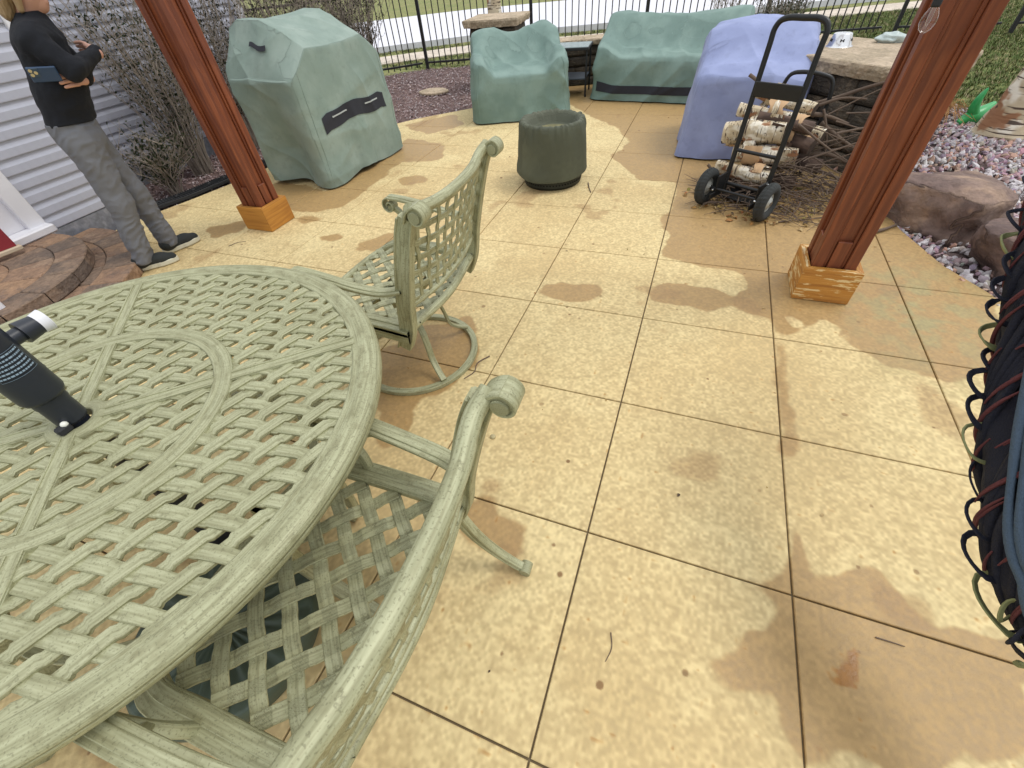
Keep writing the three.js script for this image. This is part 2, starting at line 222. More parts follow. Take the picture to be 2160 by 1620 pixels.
// ---------------------------------------------------------------- the patio slab: panels between saw-cut joints
const PATIO = pairs([-4.58, 2.6, -4.58, -1.35, -4.5, -1.75, -4.4, -2.1, -4.32, -2.46, -4.24, -3.04, -4.1, -3.7, -3.85, -4.3, -3.44, -4.86, -2.93, -5.34, -2.6, -5.7, -2.35, -6.2, -2.0, -6.55, -1.3, -6.8, -0.5, -6.8, 0.3, -6.4, 0.85, -5.5, 1.0, -4.7, 0.9, -4.15, 1.45, -3.35, 1.42, -2.95, 1.457, -2.67, 1.58, -2.24, 1.72, -1.98, 1.9, -1.5, 2.15, -0.5, 2.3, 2.6]);
const WET = [
[-1.68,-5.75,-0.79,-4.68,-0.55,-4.22,-0.66,-3.78,-0.34,-3.29,0.0,-3.24,0.02,-2.72,-0.06,-2.46,0.06,-2.27,0.03,-2.0,0.25,-1.87,0.41,-1.85,0.49,-1.66,0.49,-1.52,0.65,-1.43,0.71,-1.29,0.81,-1.43,0.94,-1.51,0.99,-1.36,1.08,-1.25,1.28,-1.21,1.34,-1.19,1.53,-1.31,1.82,-2.09,1.8,-3,1.5,-4.5,0.83,-6.5,-0.5,-7,-2,-7],
[-0.02,-1.61,0.18,-1.7,0.41,-1.69,0.49,-1.57,0.27,-1.44,0.1,-1.44,-0.01,-1.51],
[-0.63,-1.46,-0.51,-1.54,-0.32,-1.56,-0.27,-1.5,-0.33,-1.38,-0.46,-1.33,-0.59,-1.38],
[0.64,-1.27,0.71,-1.29,0.7,-1.01,0.7,-0.66,0.74,-0.65,0.87,-0.62,1.05,-0.62,1.2,-0.64,1.02,-0.59,0.86,-0.57,0.72,-0.62,0.67,-0.47,0.65,-0.3,0.69,-0.22,0.69,-0.05,0.77,-0.06,0.8,-0.11,0.89,-0.15,0.96,-0.13,1.0,-0.04,1.11,-0.05,1.23,-0.05,1.13,0.25,0.63,0.43,0.62,0.38,0.59,0.31,0.55,0.28,0.5,0.31,0.42,0.29,0.39,0.25,0.41,0.22,0.47,0.23,0.46,0.17,0.55,0.11,0.62,0.06,0.61,0.04,0.47,0.02,0.37,-0.01,0.5,-0.01,0.61,-0.05,0.63,-0.25,0.65,-0.37,0.63,-0.57,0.55,-0.58,0.64,-0.64,0.63,-0.92],
[-3.79,-2.43,-3.82,-2.67,-3.09,-2.49,-3.11,-3.94,-3.15,-4.11,-2.54,-3.92,-2.38,-3.48,-2.78,-3.29,-2.72,-2.67,-2.7,-2.2,-2.95,-2.06,-3.25,-2.09],
[-2.6,-2.89,-2.37,-3.05,-2.21,-2.95,-2.29,-2.82,-2.48,-2.79],
[-3.07,-1.98,-2.67,-1.99,-2.85,-1.87],
[-2.56,-1.7,-2.42,-1.81,-2.33,-1.75,-2.42,-1.64],
[-2.2,-1.7,-1.99,-1.9,-1.83,-1.78,-1.95,-1.57,-2.13,-1.6],
[-1.3,-0.65,-1.2,-0.89,-0.95,-1.07,-0.81,-0.87,-0.75,-0.69,-0.82,-0.49,-0.91,-0.37,-0.86,-0.15,-0.93,-0.08,-1.11,-0.31],
[-0.47,-0.01,-0.27,0.01,-0.19,0.13,-0.22,0.18,-0.37,0.18,-0.48,0.1],
[-0.21,-0.06,-0.13,-0.1,-0.11,-0.05,-0.17,-0.03],
[-1.23,1.06,-1.0,0.97,-0.85,0.95,-0.85,0.98,-1.24,1.12],
[-3.72,-1.62,-3.43,-1.82,-3.29,-1.63,-3.48,-1.5],
[-3.47,-4.55,-3.0,-5.11,-2.66,-4.67,-2.95,-4.22]].map(pairs);
const DRY = [[0.01,-1.94,0.27,-1.91,0.49,-1.87,0.55,-1.78,0.46,-1.68,0.28,-1.71,0.06,-1.71],[0.7,-1.51,0.75,-1.54,0.78,-1.43,0.72,-1.41],[0.88,-1.49,0.92,-1.54,0.91,-1.48,0.88,-1.45]].map(pairs);
const ALG = [[1.03,-1.9,1.36,-2.19,1.7,-1.97,1.53,-1.38,1.28,-1.24,1.11,-1.4]].map(pairs), PUD = [[0.72,0.13,0.8,0.09,0.79,0.17,0.76,0.2,0.73,0.17]].map(pairs);
const PX0 = -4.75, PXW = 7.2, PZ0 = -7.05, PZW = 8.5;
function raster(polys, n, blur) {
  let a = new Float32Array(n * n); const bbs = polys.map((p) => [Math.min(...p.map((q) => q[0])), Math.max(...p.map((q) => q[0])), Math.min(...p.map((q) => q[1])), Math.max(...p.map((q) => q[1]))]);
  for (let j = 0; j < n; j++) for (let i = 0; i < n; i++) { const x = PX0 + (i + 0.5) / n * PXW, z = PZ0 + (j + 0.5) / n * PZW; for (let k = 0; k < polys.length; k++) { const b = bbs[k]; if (x >= b[0] && x <= b[1] && z >= b[2] && z <= b[3] && inPoly(polys[k], x, z)) { a[j * n + i] = 1; break; } } }
  for (let pass = 0; pass < 2; pass++) for (const [dx, dz] of [[1, 0], [0, 1]]) { const o = new Float32Array(n * n); for (let j = 0; j < n; j++) for (let i = 0; i < n; i++) { let s = 0; for (let k = -blur; k <= blur; k++) s += a[clamp(j + k * dz, 0, n - 1) * n + clamp(i + k * dx, 0, n - 1)]; o[j * n + i] = s / (2 * blur + 1); } a = o; }
  return (u, v) => { const x = clamp(u * n - 0.5, 0, n - 1.001), y = clamp(v * n - 0.5, 0, n - 1.001), i = x | 0, j = y | 0, fx = x - i, fy = y - j; return lerp(lerp(a[j * n + i], a[j * n + i + 1], fx), lerp(a[(j + 1) * n + i], a[(j + 1) * n + i + 1], fx), fy); };
}
let patioMat;
{
  const N = 2048, wetM = raster(WET, 700, 3), dryM = raster(DRY, 700, 2), algM = raster(ALG, 350, 9), pudM = raster(PUD, 700, 2);
  const rough = new Uint8Array(N * N * 4);
  const r1 = rng(5), spots = []; for (let k = 0; k < 520; k++) spots.push([r1() * PXW + PX0, r1() * PZW + PZ0, 0.003 + r1() * r1() * 0.014, r1()]);
  const grid = new Map(); for (const s of spots) { for (const dx of [-1, 0, 1]) for (const dz of [-1, 0, 1]) { const k = (Math.floor(s[0] * 10) + dx) + ',' + (Math.floor(s[1] * 10) + dz); if (!grid.has(k)) grid.set(k, []); grid.get(k).push(s); } }
  let lk = '', ls = null;
  const map = tex(N, N, (u, v) => {
    const x = PX0 + u * PXW, z = PZ0 + v * PZW;
    const w1 = tf(u, v, 60, 70, 3, 301) - 0.5, w2 = tf(u, v, 55, 66, 3, 311) - 0.5;
    const uu = u + w1 * 0.013, vv = v + w2 * 0.013, fine = tf(u, v, 700, 820, 1, 321), mid = tf(u + w1 * 0.03, v + w2 * 0.03, 16, 19, 6, 331), big = tf(u, v, 4, 5, 3, 341), pits = tf(u, v, 290, 340, 2, 351);
    let wet = sst(0.38, 0.62, wetM(uu, vv) - dryM(uu, vv) * 1.2 + (mid - 0.5) * 0.5);
    // pale dry bloom against the warmer damp body of the slab
    const bloom = sst(0.26, 0.78, mid * 0.7 + big * 0.3 + (pits - 0.5) * 0.16 + (fine - 0.5) * 0.26);
    let c = mix3(c255(194, 170, 121), c255(211, 192, 143), bloom);
        c = mix3(c, mix3(c255(158, 127, 79), c255(170, 139, 92), big), wet * 0.9);
    const am = algM(uu, vv); if (am > 0.01) c = mix3(c, c255(152, 146, 102), am * sst(0.35, 0.65, tf(u, v, 90, 100, 3, 371)) * 0.85);
    const pud = sst(0.35, 0.7, pudM(uu, vv) + (pits - 0.5) * 1.2); c = mix3(c, c255(146, 98, 42), pud * 0.85);
    const st = sst(0.7, 0.78, tf(u, v, 24, 28, 3, 381)); c = mix3(c, c255(150, 118, 78), st * 0.4);
    const k = Math.floor(x * 10) + ',' + Math.floor(z * 10); if (k !== lk) { lk = k; ls = grid.get(k); }
    if (ls) for (const s of ls) { const d = Math.hypot(x - s[0], z - s[1]) / (s[2] * (0.6 + 0.9 * pits)); if (d < 1) c = mix3(c, c255(112, 82, 50), (1 - sst(0.6, 1, d)) * (0.25 + 0.6 * s[3])); }
    const q = 0.94 + 0.12 * fine + (pits - 0.5) * 0.06; 
    const i = Math.round(u * N), j = Math.round(v * N), kk = (j * N + i) * 4; rough[kk] = rough[kk + 1] = rough[kk + 2] = 255 * clamp(0.82 - 0.3 * wet - 0.12 * pud + (fine - 0.5) * 0.12 + (mid - 0.5) * 0.15, 0.15, 1); rough[kk + 3] = 255;
    return [c[0] * q, c[1] * q, c[2] * q];
  });
  map.wrapS = map.wrapT = THREE.MirroredRepeatWrapping;
  const rt = new THREE.DataTexture(rough, N, N); rt.magFilter = THREE.LinearFilter; rt.minFilter = THREE.LinearMipmapLinearFilter; rt.generateMipmaps = true; rt.wrapS = rt.wrapT = THREE.MirroredRepeatWrapping; rt.needsUpdate = true;
  patioMat = std({ map, roughnessMap: rt, roughness: 1, bumpMap: rep(bumpFine, 26, 31), bumpScale: 0.0013 });
}
{
  const patio = new THREE.Group(); struct(patio, 'patio');
  const bed = mesh('joint_bed', prism(PATIO, -0.14, -0.011), std({ color: new THREE.Color(0.17, 0.13, 0.075), roughness: 0.95, bumpMap: bumpFine, bumpScale: 0.003 }), patio);
  const T = 0.65, J = 0.003;
  for (let i = -8; i < 5; i++) for (let j = -11; j < 5; j++) {
    const p = clipRect(PATIO, i * T + J, (i + 1) * T - J, j * T + J, (j + 1) * T - J); if (p.length < 3 || area(p) < 0.004) continue;
    const q = p.filter((a, k) => { const b = p[(k + 1) % p.length]; return Math.hypot(a[0] - b[0], a[1] - b[1]) > 0.01; }); if (q.length < 3) continue;
    const g = prism(q, -0.05, 0, 0.0025), ps = g.attributes.position, uv = g.attributes.uv;
    for (let k = 0; k < ps.count; k++) uv.setXY(k, (ps.getX(k) - PX0) / PXW, (ps.getZ(k) - PZ0) / PZW);
    mesh('paving_panel', g, patioMat, patio);
  }
}
// ---------------------------------------------------------------- ground sheets
const MULCH = pairs([-4.6, -1.2, -4.3, -2.4, -4.2, -3.3, -3.8, -4.3, -3.2, -5.0, -2.5, -5.7, -2.2, -6.3, -2.3, -8.85, -5.1, -8.15, -8.2, -5.2, -8.2, -1.2]);
const GRAVEL = pairs([0.9, -4.7, 1.35, -3.3, 1.4, -2.7, 1.65, -1.98, 2.05, -0.6, 2.2, 2.6, 3.8, 2.6, 3.9, -1.5, 3.7, -4.6, 3.1, -5.6, 2.4, -5.8, 1.7, -5.4]);
{
  const lawnTex = tex(512, 512, (u, v) => { const s = tf(u, v, 6, 6, 5, 401), f = tf(u, v, 90, 90, 3, 405); let c = mix3(c255(112, 122, 66), c255(136, 134, 82), s); c = mix3(c, c255(150, 138, 96), sst(0.52, 0.75, tf(u, v, 14, 14, 4, 409)) * 0.6); const q = 0.75 + 0.5 * f; return [c[0] * q, c[1] * q, c[2] * q]; });
  const lawn = mesh('lawn', uvm(new THREE.PlaneGeometry(300, 300).rotateX(-Math.PI / 2)), std({ map: rep(lawnTex, 0.35), bumpMap: rep(bumpFine, 2), bumpScale: 0.02, roughness: 0.95 })); lawn.position.y = -0.06; struct(lawn, 'lawn');
  const mt = tex(512, 512, (u, v) => { const s = tf(u, v, 40, 40, 4, 411), b = tf(u, v, 6, 6, 3, 415); return mix3(mix3(c255(104, 82, 78), c255(140, 114, 108), s), c255(78, 62, 58), b * 0.5); });
  struct(mesh('mulch_bed', prism(MULCH, -0.2, -0.03), std({ map: mt, bumpMap: rep(bumpCoarse, 4), bumpScale: 0.03, roughness: 0.95 })), 'mulch_bed');
  const gt = tex(512, 512, (u, v) => mix3(c255(118, 100, 98), c255(84, 70, 68), tf(u, v, 40, 40, 4, 421)));
  struct(mesh('gravel_bed', prism(GRAVEL, -0.2, -0.035), std({ map: gt, bumpMap: rep(bumpCoarse, 5), bumpScale: 0.03, roughness: 0.95 })), 'gravel_bed');
  // street with kerb, verge and footpath
  const edge = [[-14, -5.5], [-9, -9.1], [-6.9, -10.75], [-5.63, -11.65], [-3.41, -12.42], [-1.24, -13.2], [0.85, -14.25], [2.82, -15.2], [8, -17.2], [30, -26]];
  const off = (d, e = edge) => e.map(([x, z], i) => { const a = e[Math.max(0, i - 1)], b = e[Math.min(e.length - 1, i + 1)], L = Math.hypot(b[0] - a[0], b[1] - a[1]); return [x + (b[1] - a[1]) / L * d, z - (b[0] - a[0]) / L * d]; });
  const strip = (d0, d1, y0, y1) => prism([...off(d0), ...off(d1).reverse()], y0, y1);
  const rd = tex(512, 512, (u, v) => { const f = tf(u, v, 80, 80, 3, 431), s = tf(u, v, 5, 5, 4, 435); const q = 0.76 + 0.07 * f + 0.05 * s; return [q, q, q * 1.03]; });
  struct(mesh('road', strip(0.15, 8.5, -0.2, -0.045), std({ map: rep(rd, 0.5), roughness: 0.85 })), 'road');
  struct(mesh('kerb', strip(0.0, 0.15, -0.2, 0.06), std({ map: rep(rd, 1), roughness: 0.9 })), 'kerb');
  struct(mesh('footpath', strip(-1.75, -0.75, -0.2, -0.04), std({ map: rep(stoneTex(c255(198, 186, 170), c255(184, 172, 158), c255(206, 194, 180), 441), 0.8), roughness: 0.9 })), 'footpath');
}
// loose ground cover
function instanced(name, geo, mat, list, kind = 'stuff') {
  const im = new THREE.InstancedMesh(geo, mat, list.length), m = new THREE.Matrix4(), q = new THREE.Quaternion();
  list.forEach((o, i) => { q.setFromEuler(new THREE.Euler(...o.r)); m.compose(V(...o.p), q, V(...o.s)); im.setMatrixAt(i, m); im.setColorAt(i, o.c); });
  im.castShadow = im.receiveShadow = true; im.name = name; im.userData.kind = kind; scene.add(im); return im;
}
function pebble(seed, det = 0) { const g = mergeVertices(new THREE.IcosahedronGeometry(1, det).deleteAttribute('uv').deleteAttribute('normal'), 1e-4), p = g.attributes.position; for (let i = 0; i < p.count; i++) { const k = 1.1 + 0.8 * n3(p.getX(i) * 1.3 + seed, p.getY(i) * 1.1, p.getZ(i) * 1.1); p.setXYZ(i, p.getX(i) * k, p.getY(i) * k, p.getZ(i) * k); } const h = g.toNonIndexed(); h.computeVertexNormals(); return uvm(h); }
const BOULDERS = [[1.62, -2.93, 0.36], [1.95, -2.3, 0.42]];
{
  const r = rng(11), white = std({ color: 0xffffff, roughness: 0.85 });
  const gl = [[], [], []]; let n = 0;
  while (n < 13000) { const x = 0.9 + r() * 3, z = -5.9 + r() * 6.5; if (!inPoly(GRAVEL, x, z)) continue; if (inPoly(PATIO, x, z) && !(x > 1.45 && r() < 0.15)) continue; n++; const s = 0.008 + 0.012 * r() * (0.6 + r() * 0.8), k = r(), c = new THREE.Color(); if (k < 0.5) c.setRGB(0.29 + 0.14 * r(), 0.22 + 0.09 * r(), 0.235 + 0.09 * r()); else if (k < 0.8) { const g0 = 0.34 + 0.28 * r(); c.setRGB(g0, g0 * 0.93, g0 * 0.95); } else if (k < 0.93) c.setRGB(0.4 + 0.1 * r(), 0.29, 0.22); else c.setRGB(0.65, 0.62, 0.6); gl[n % 3].push({ p: [x, -0.03 + s * 0.5 + 0.012 * r(), z], r: [r() * 6, r() * 6, r() * 6], s: [s * (1 + r() * 0.8), s * 0.75, s], c }); }
  gl.forEach((l, i) => { const im = instanced(numbered('gravel'), pebble(i * 9.1), white, l); im.userData.label = 'purple grey river gravel filling the right bed'; im.userData.category = 'gravel'; });
  const ml = [], chip = bbox(1, 0.22, 0.42, 0.08); n = 0;
  while (n < 12000) { const x = -6.2 + r() * 4.2, z = -8.9 + r() * 7.6; if (!inPoly(MULCH, x, z) || inPoly(PATIO, x, z)) continue; n++; const s = 0.014 + 0.022 * r(), k = r(), c = new THREE.Color(); if (k < 0.7) { const g0 = 0.15 + 0.18 * r(); c.setRGB(g0 * 1.25, g0 * 0.92, g0 * 0.9); } else if (k < 0.92) { const g0 = 0.3 + 0.25 * r(); c.setRGB(g0 * 1.1, g0 * 0.95, g0 * 0.95); } else c.setRGB(0.4, 0.3, 0.25); ml.push({ p: [x, -0.026 + 0.02 * r(), z], r: [(r() - 0.5) * 1.1, r() * 6.3, (r() - 0.5) * 1.1], s: [s, s, s * (0.6 + r())], c }); }
  const im = instanced('mulch', chip, white, ml); im.userData.label = 'brown and mauve wood mulch chips over the left bed'; im.userData.category = 'mulch';
  // grass blades
  const bl = []; { const P = [], N = []; const rr = rng(3); for (let k = 0; k < 7; k++) { const a = rr() * 6.28, x = (rr() - 0.5) * 0.05, z = (rr() - 0.5) * 0.05, h = 0.016 + 0.02 * rr(), w = 0.0035, lx = (rr() - 0.5) * 0.03, lz = (rr() - 0.5) * 0.03; P.push(x - Math.cos(a) * w, 0, z - Math.sin(a) * w, x + Math.cos(a) * w, 0, z + Math.sin(a) * w, x + lx, h, z + lz); for (let i = 0; i < 3; i++) N.push(-Math.sin(a) * 0.5, 0.86, Math.cos(a) * 0.5); } const g = new THREE.BufferGeometry(); g.setAttribute('position', new THREE.Float32BufferAttribute(P, 3)); g.setAttribute('normal', new THREE.Float32BufferAttribute(N, 3)); bl.push(g); }
  const gs = []; const gm = std({ color: 0xffffff, roughness: 0.8, side: THREE.DoubleSide }); n = 0;
  while (n < 42000) { let x, z; if (n % 3) { x = 1.6 + r() * 5.5; z = -14.5 + r() * 9.6; } else { x = -9 + r() * 11; z = -14.3 + r() * 6; } n++; if (inPoly(GRAVEL, x, z) || inPoly(MULCH, x, z) || inPoly(PATIO, x, z)) continue; const e = -10.75 - (x + 6.9) * 0.45; if (z < e + 0.02 && x < 3.2) continue; if (z < e + 1.78 && z > e + 0.7 && x < 30) continue; const c = new THREE.Color(), k = r(), b = 0.55 + 0.6 * r(); if (k < 0.62) c.setRGB(0.13 * b, 0.19 * b, 0.05 * b); else if (k < 0.85) c.setRGB(0.26 * b, 0.27 * b, 0.1 * b); else c.setRGB(0.36 * b, 0.3 * b, 0.17 * b); const s = 0.8 + 0.7 * r(); gs.push({ p: [x, -0.062, z], r: [0, r() * 6.3, 0], s: [s * 1.4, s, s * 1.4], c }); }
  const gi = instanced('grass', bl[0], gm, gs); gi.userData.label = 'short patchy green and straw coloured lawn grass beyond the beds'; gi.userData.category = 'grass';
}
// ---------------------------------------------------------------- stone work
const rough = []; for (let k = 0; k < 8; k++) { // split-face block, unit size
  const g = mergeVertices(new THREE.BoxGeometry(1, 1, 1, 7, 4, 4).deleteAttribute('uv').deleteAttribute('normal'), 1e-5), p = g.attributes.position;
  for (let i = 0; i < p.count; i++) { let x = p.getX(i), y = p.getY(i), z = p.getZ(i); const ex = Math.abs(x) > 0.49, ey = Math.abs(y) > 0.49, ez = Math.abs(z) > 0.49, e = ex + ey + ez; const s = e >= 2 ? (e === 3 ? 0.955 : 0.972) : 1; const d = fbm3(x * 3 + k * 7, y * 2.5, z * 3, 2) * 0.1; if (ez) z += Math.sign(z) * d; if (ex) x += Math.sign(x) * d * 0.25; p.setXYZ(i, x * (ex ? s : 1) , y * (ey ? (e >= 2 ? 0.95 : 1) : 1), z * (ez ? s : 1)); }
  g.computeVertexNormals(); rough.push(uvm(g, 0.5));
}
function block(parent, x, y, z, L, H, D, ry, r, mats = MAT.block, name = 'block') { const m = mesh(name, rough[Math.floor(r() * 8)], mats[Math.floor(r() * mats.length)], parent); m.position.set(x, y, z); m.scale.set(L, H, D); m.rotation.y = ry; return m; }
function capstone(poly, y0, y1, seed, rag = 0.012) { // slab with chipped, uneven edges
  const out = []; for (let i = 0; i < poly.length; i++) { const a = poly[i], b = poly[(i + 1) % poly.length], L = Math.hypot(b[0] - a[0], b[1] - a[1]), n = Math.max(2, Math.round(L / 0.035)); for (let k = 0; k < n; k++) out.push([lerp(a[0], b[0], k / n), lerp(a[1], b[1], k / n)]); }
  const c = out.reduce((s, q) => [s[0] + q[0] / out.length, s[1] + q[1] / out.length], [0, 0]), lev = [[1, -0.012], [1, 0], [0.72, 0.006], [0.35, -0.002], [0, -0.014]], P = [];
  for (const o of out) { const dx = o[0] - c[0], dz = o[1] - c[1], L = Math.hypot(dx, dz); lev.forEach(([t, e], k) => { const j = e + rag * 1.6 * fbm3(o[0] * 9 + seed, t * 2.1, o[1] * 9, 3) * (k === 0 ? 0.4 : 1) - (t < 0.4 ? rag * Math.max(0, n3(o[0] * 7, seed, o[1] * 7)) : 0); P.push(V(o[0] + dx / L * j, lerp(y0, y1, t) - (k === 1 ? 0.006 : 0) + (k === 4 ? 0.012 * n3(o[0] * 11, seed + 3, o[1] * 11) : 0), o[1] + dz / L * j)); }); }
  const g = fromGrid(P, out.length, lev.length, true).toNonIndexed(); g.computeVertexNormals();
  const tp = [], capf = (k, up) => { for (let i = 0; i < out.length; i++) { const a = P[i * lev.length + k], b = P[((i + 1) % out.length) * lev.length + k], m = V(c[0], (k ? y0 : y1), c[1]); const t = [m, a, b]; const nn = V(0, 0, 0).crossVectors(a.clone().sub(m), b.clone().sub(m)).y; if ((nn > 0) !== up) t.reverse(); for (const q of t) tp.push(q.x, q.y, q.z); } }; capf(0, true); capf(lev.length - 1, false);
  const cg = new THREE.BufferGeometry(); cg.setAttribute('position', new THREE.Float32BufferAttribute(tp, 3)); cg.computeVertexNormals(); uvm(cg); uvm(g); return merge([g, cg]);
}
{ // back-left pillar
  const t = thing('stone_pillar', 'stone block pillar with thick tan cap behind the covered armchair', 'pillar', [-2.98, -0.04, -6.78], 0.1), r = rng(21);
  for (let k = 0; k < 6; k++) { const h = 0.128, y = k * h + h / 2, o = k % 2 ? 0.14 : -0.14; for (const [x0, x1] of [[-0.39, o], [o, 0.39]]) block(t, (x0 + x1) / 2 * 0.88, y, 0, (x1 - x0) * 0.88 - 0.006, h - 0.005, 0.62, 0, r); }
  mesh('cap', capstone([[-0.4, 0.38], [0.4, 0.38], [0.4, -0.38], [-0.4, -0.38]], 0.77, 0.86, 3), MAT.cap, t);
}
const WALLPATH = new THREE.CatmullRomCurve3([[-2.65, -6.25], [-2.2, -6.62], [-1.85, -6.85], [-1.3, -7.02], [-0.5, -7.05], [0.3, -6.75], [0.95, -5.9], [1.2, -5.0]].map(([x, z]) => V(x, 0, z)));
{ // curved seat wall
  const t = thing('seat_wall', 'low curved stone seat wall with tan cap slabs behind the sofa', 'wall', [0, -0.04, 0]), r = rng(22), L = WALLPATH.getLength();
  for (let k = 0; k < 4; k++) { let s = k % 2 ? -0.12 : 0; while (s < L - 0.05) { const l = 0.24 + 0.16 * r(), a = Math.max(0, s), b = Math.min(L, s + l); s += l; if (b - a < 0.06) continue; const p = WALLPATH.getPointAt((a + b) / 2 / L), d = WALLPATH.getTangentAt((a + b) / 2 / L); block(t, p.x, k * 0.122 + 0.061, p.z, b - a - 0.006, 0.117, 0.24, Math.atan2(-d.z, d.x), r); } }
  let s = 0, k = 0; while (s < L - 0.1) { const e = Math.min(L, s + 0.5 + 0.14 * r()), q = (u, w) => { const p = WALLPATH.getPointAt(clamp(u / L, 0, 1)), d = WALLPATH.getTangentAt(clamp(u / L, 0, 1)); return [p.x - d.z * w, p.z + d.x * w]; }; mesh('cap_slab', capstone([q(s + 0.003, 0.17), q((s + e) / 2, 0.17), q(e - 0.003, 0.17), q(e - 0.003, -0.17), q((s + e) / 2, -0.17), q(s + 0.003, -0.17)], 0.491, 0.565 + 0.004 * (k % 2), 5 + k), MAT.cap, t); s = e; k++; }
}
{ // right pillar with the broad cap
  const A = [0.80, -4.22], B = [1.42, -3.48], C = [1.86, -4.2], D = [1.0, -5.1], Q = [A, B, C, D], r = rng(23);
  const t = thing('stone_pillar', 'broad stone block pillar with rough cap slab behind the firewood', 'pillar', [0, -0.04, 0]);
  const ins = (p, d) => { const c = [1.27, -4.25], L = Math.hypot(p[0] - c[0], p[1] - c[1]); return [p[0] + (c[0] - p[0]) / L * d, p[1] + (c[1] - p[1]) / L * d]; };
  mesh('core', prism(Q.map((p) => ins(p, 0.16)), 0, 0.64), MAT.block[1], t);
  for (let k = 0; k < 4; k++) { const h = 0.162; for (let e = 0; e < 4; e++) { const a = Q[e], b = Q[(e + 1) % 4], L = Math.hypot(b[0] - a[0], b[1] - a[1]), dx = (b[0] - a[0]) / L, dz = (b[1] - a[1]) / L; let s = 0.02; const cut = []; while (s < L - 0.1) { const l = 0.2 + 0.17 * r(); const e2 = L - (s + l) < 0.14 ? L - 0.02 : s + l; cut.push([s, e2]); s = e2; } for (const [s0, s1] of cut) { const m = (s0 + s1) / 2; block(t, a[0] + dx * m + dz * 0.1, k * h + h / 2, a[1] + dz * m - dx * 0.1, s1 - s0 - 0.006, h - 0.006, 0.2, Math.atan2(-dz, dx), r); } } }
  const o = (p) => ins(p, -0.07); mesh('cap', capstone(Q.map(o), 0.65, 0.745, 31, 0.016), MAT.cap, t);
}
// boulders along the right bed
function boulder(x, y, z, sx, sy, sz, ry, seed, m, label) {
  const g = mergeVertices(new THREE.IcosahedronGeometry(1, 14).deleteAttribute('uv').deleteAttribute('normal'), 1e-4), p = g.attributes.position;
  for (let i = 0; i < p.count; i++) { let v = V(p.getX(i), p.getY(i), p.getZ(i)); const c = 0.78; v.x = Math.sign(v.x) * Math.pow(Math.abs(v.x), c); v.y = Math.sign(v.y) * Math.pow(Math.abs(v.y), c); v.z = Math.sign(v.z) * Math.pow(Math.abs(v.z), c); const k = 1 + 0.34 * n3(v.x * 0.9 + seed, v.y * 0.9, v.z * 0.9) + 0.1 * n3(v.x * 2.4, v.y * 2.4 + seed, v.z * 2.4) + 0.05 * Math.abs(n3(v.x * 5 + seed, v.y * 5, v.z * 5)) + 0.015 * n3(v.x * 14, v.y * 14, v.z * 14 + seed); v.multiplyScalar(k); if (v.y > 0.62) v.y = 0.62 + (v.y - 0.62) * 0.3; p.setXYZ(i, v.x * sx, v.y * sy, v.z * sz); }
  g.computeVertexNormals(); uvm(g); const o = mesh('boulder', g, m); o.position.set(x, y, z); o.rotation.y = ry; return top(o, 'boulder', label, 'boulder', 'boulders edging the gravel bed');
}
boulder(1.72, 0.07, -2.86, 0.27, 0.26, 0.3, 0.5, 2.2, MAT.boulder[0], 'tan angular boulder right behind the right wooden post');
boulder(2.06, 0.05, -2.28, 0.34, 0.23, 0.24, -0.5, 7.7, MAT.boulder[1], 'brown flat-topped boulder nearest the hanging hammock');
{ const g = prism(Array.from({ length: 18 }, (_, i) => { const a = i / 18 * 6.283, k = 1 + 0.16 * n3(Math.cos(a) * 1.5, 3, Math.sin(a) * 1.5); return [Math.cos(a) * 0.24 * k, Math.sin(a) * 0.19 * k]; }), 0, 0.035, 0.01); const s = mesh('stepping_stone', g, MAT.cap); s.position.set(-3.95, -0.02, -6.3); top(s, 'stepping_stone', 'flat tan stepping stone lying in the mulch', 'stone'); }
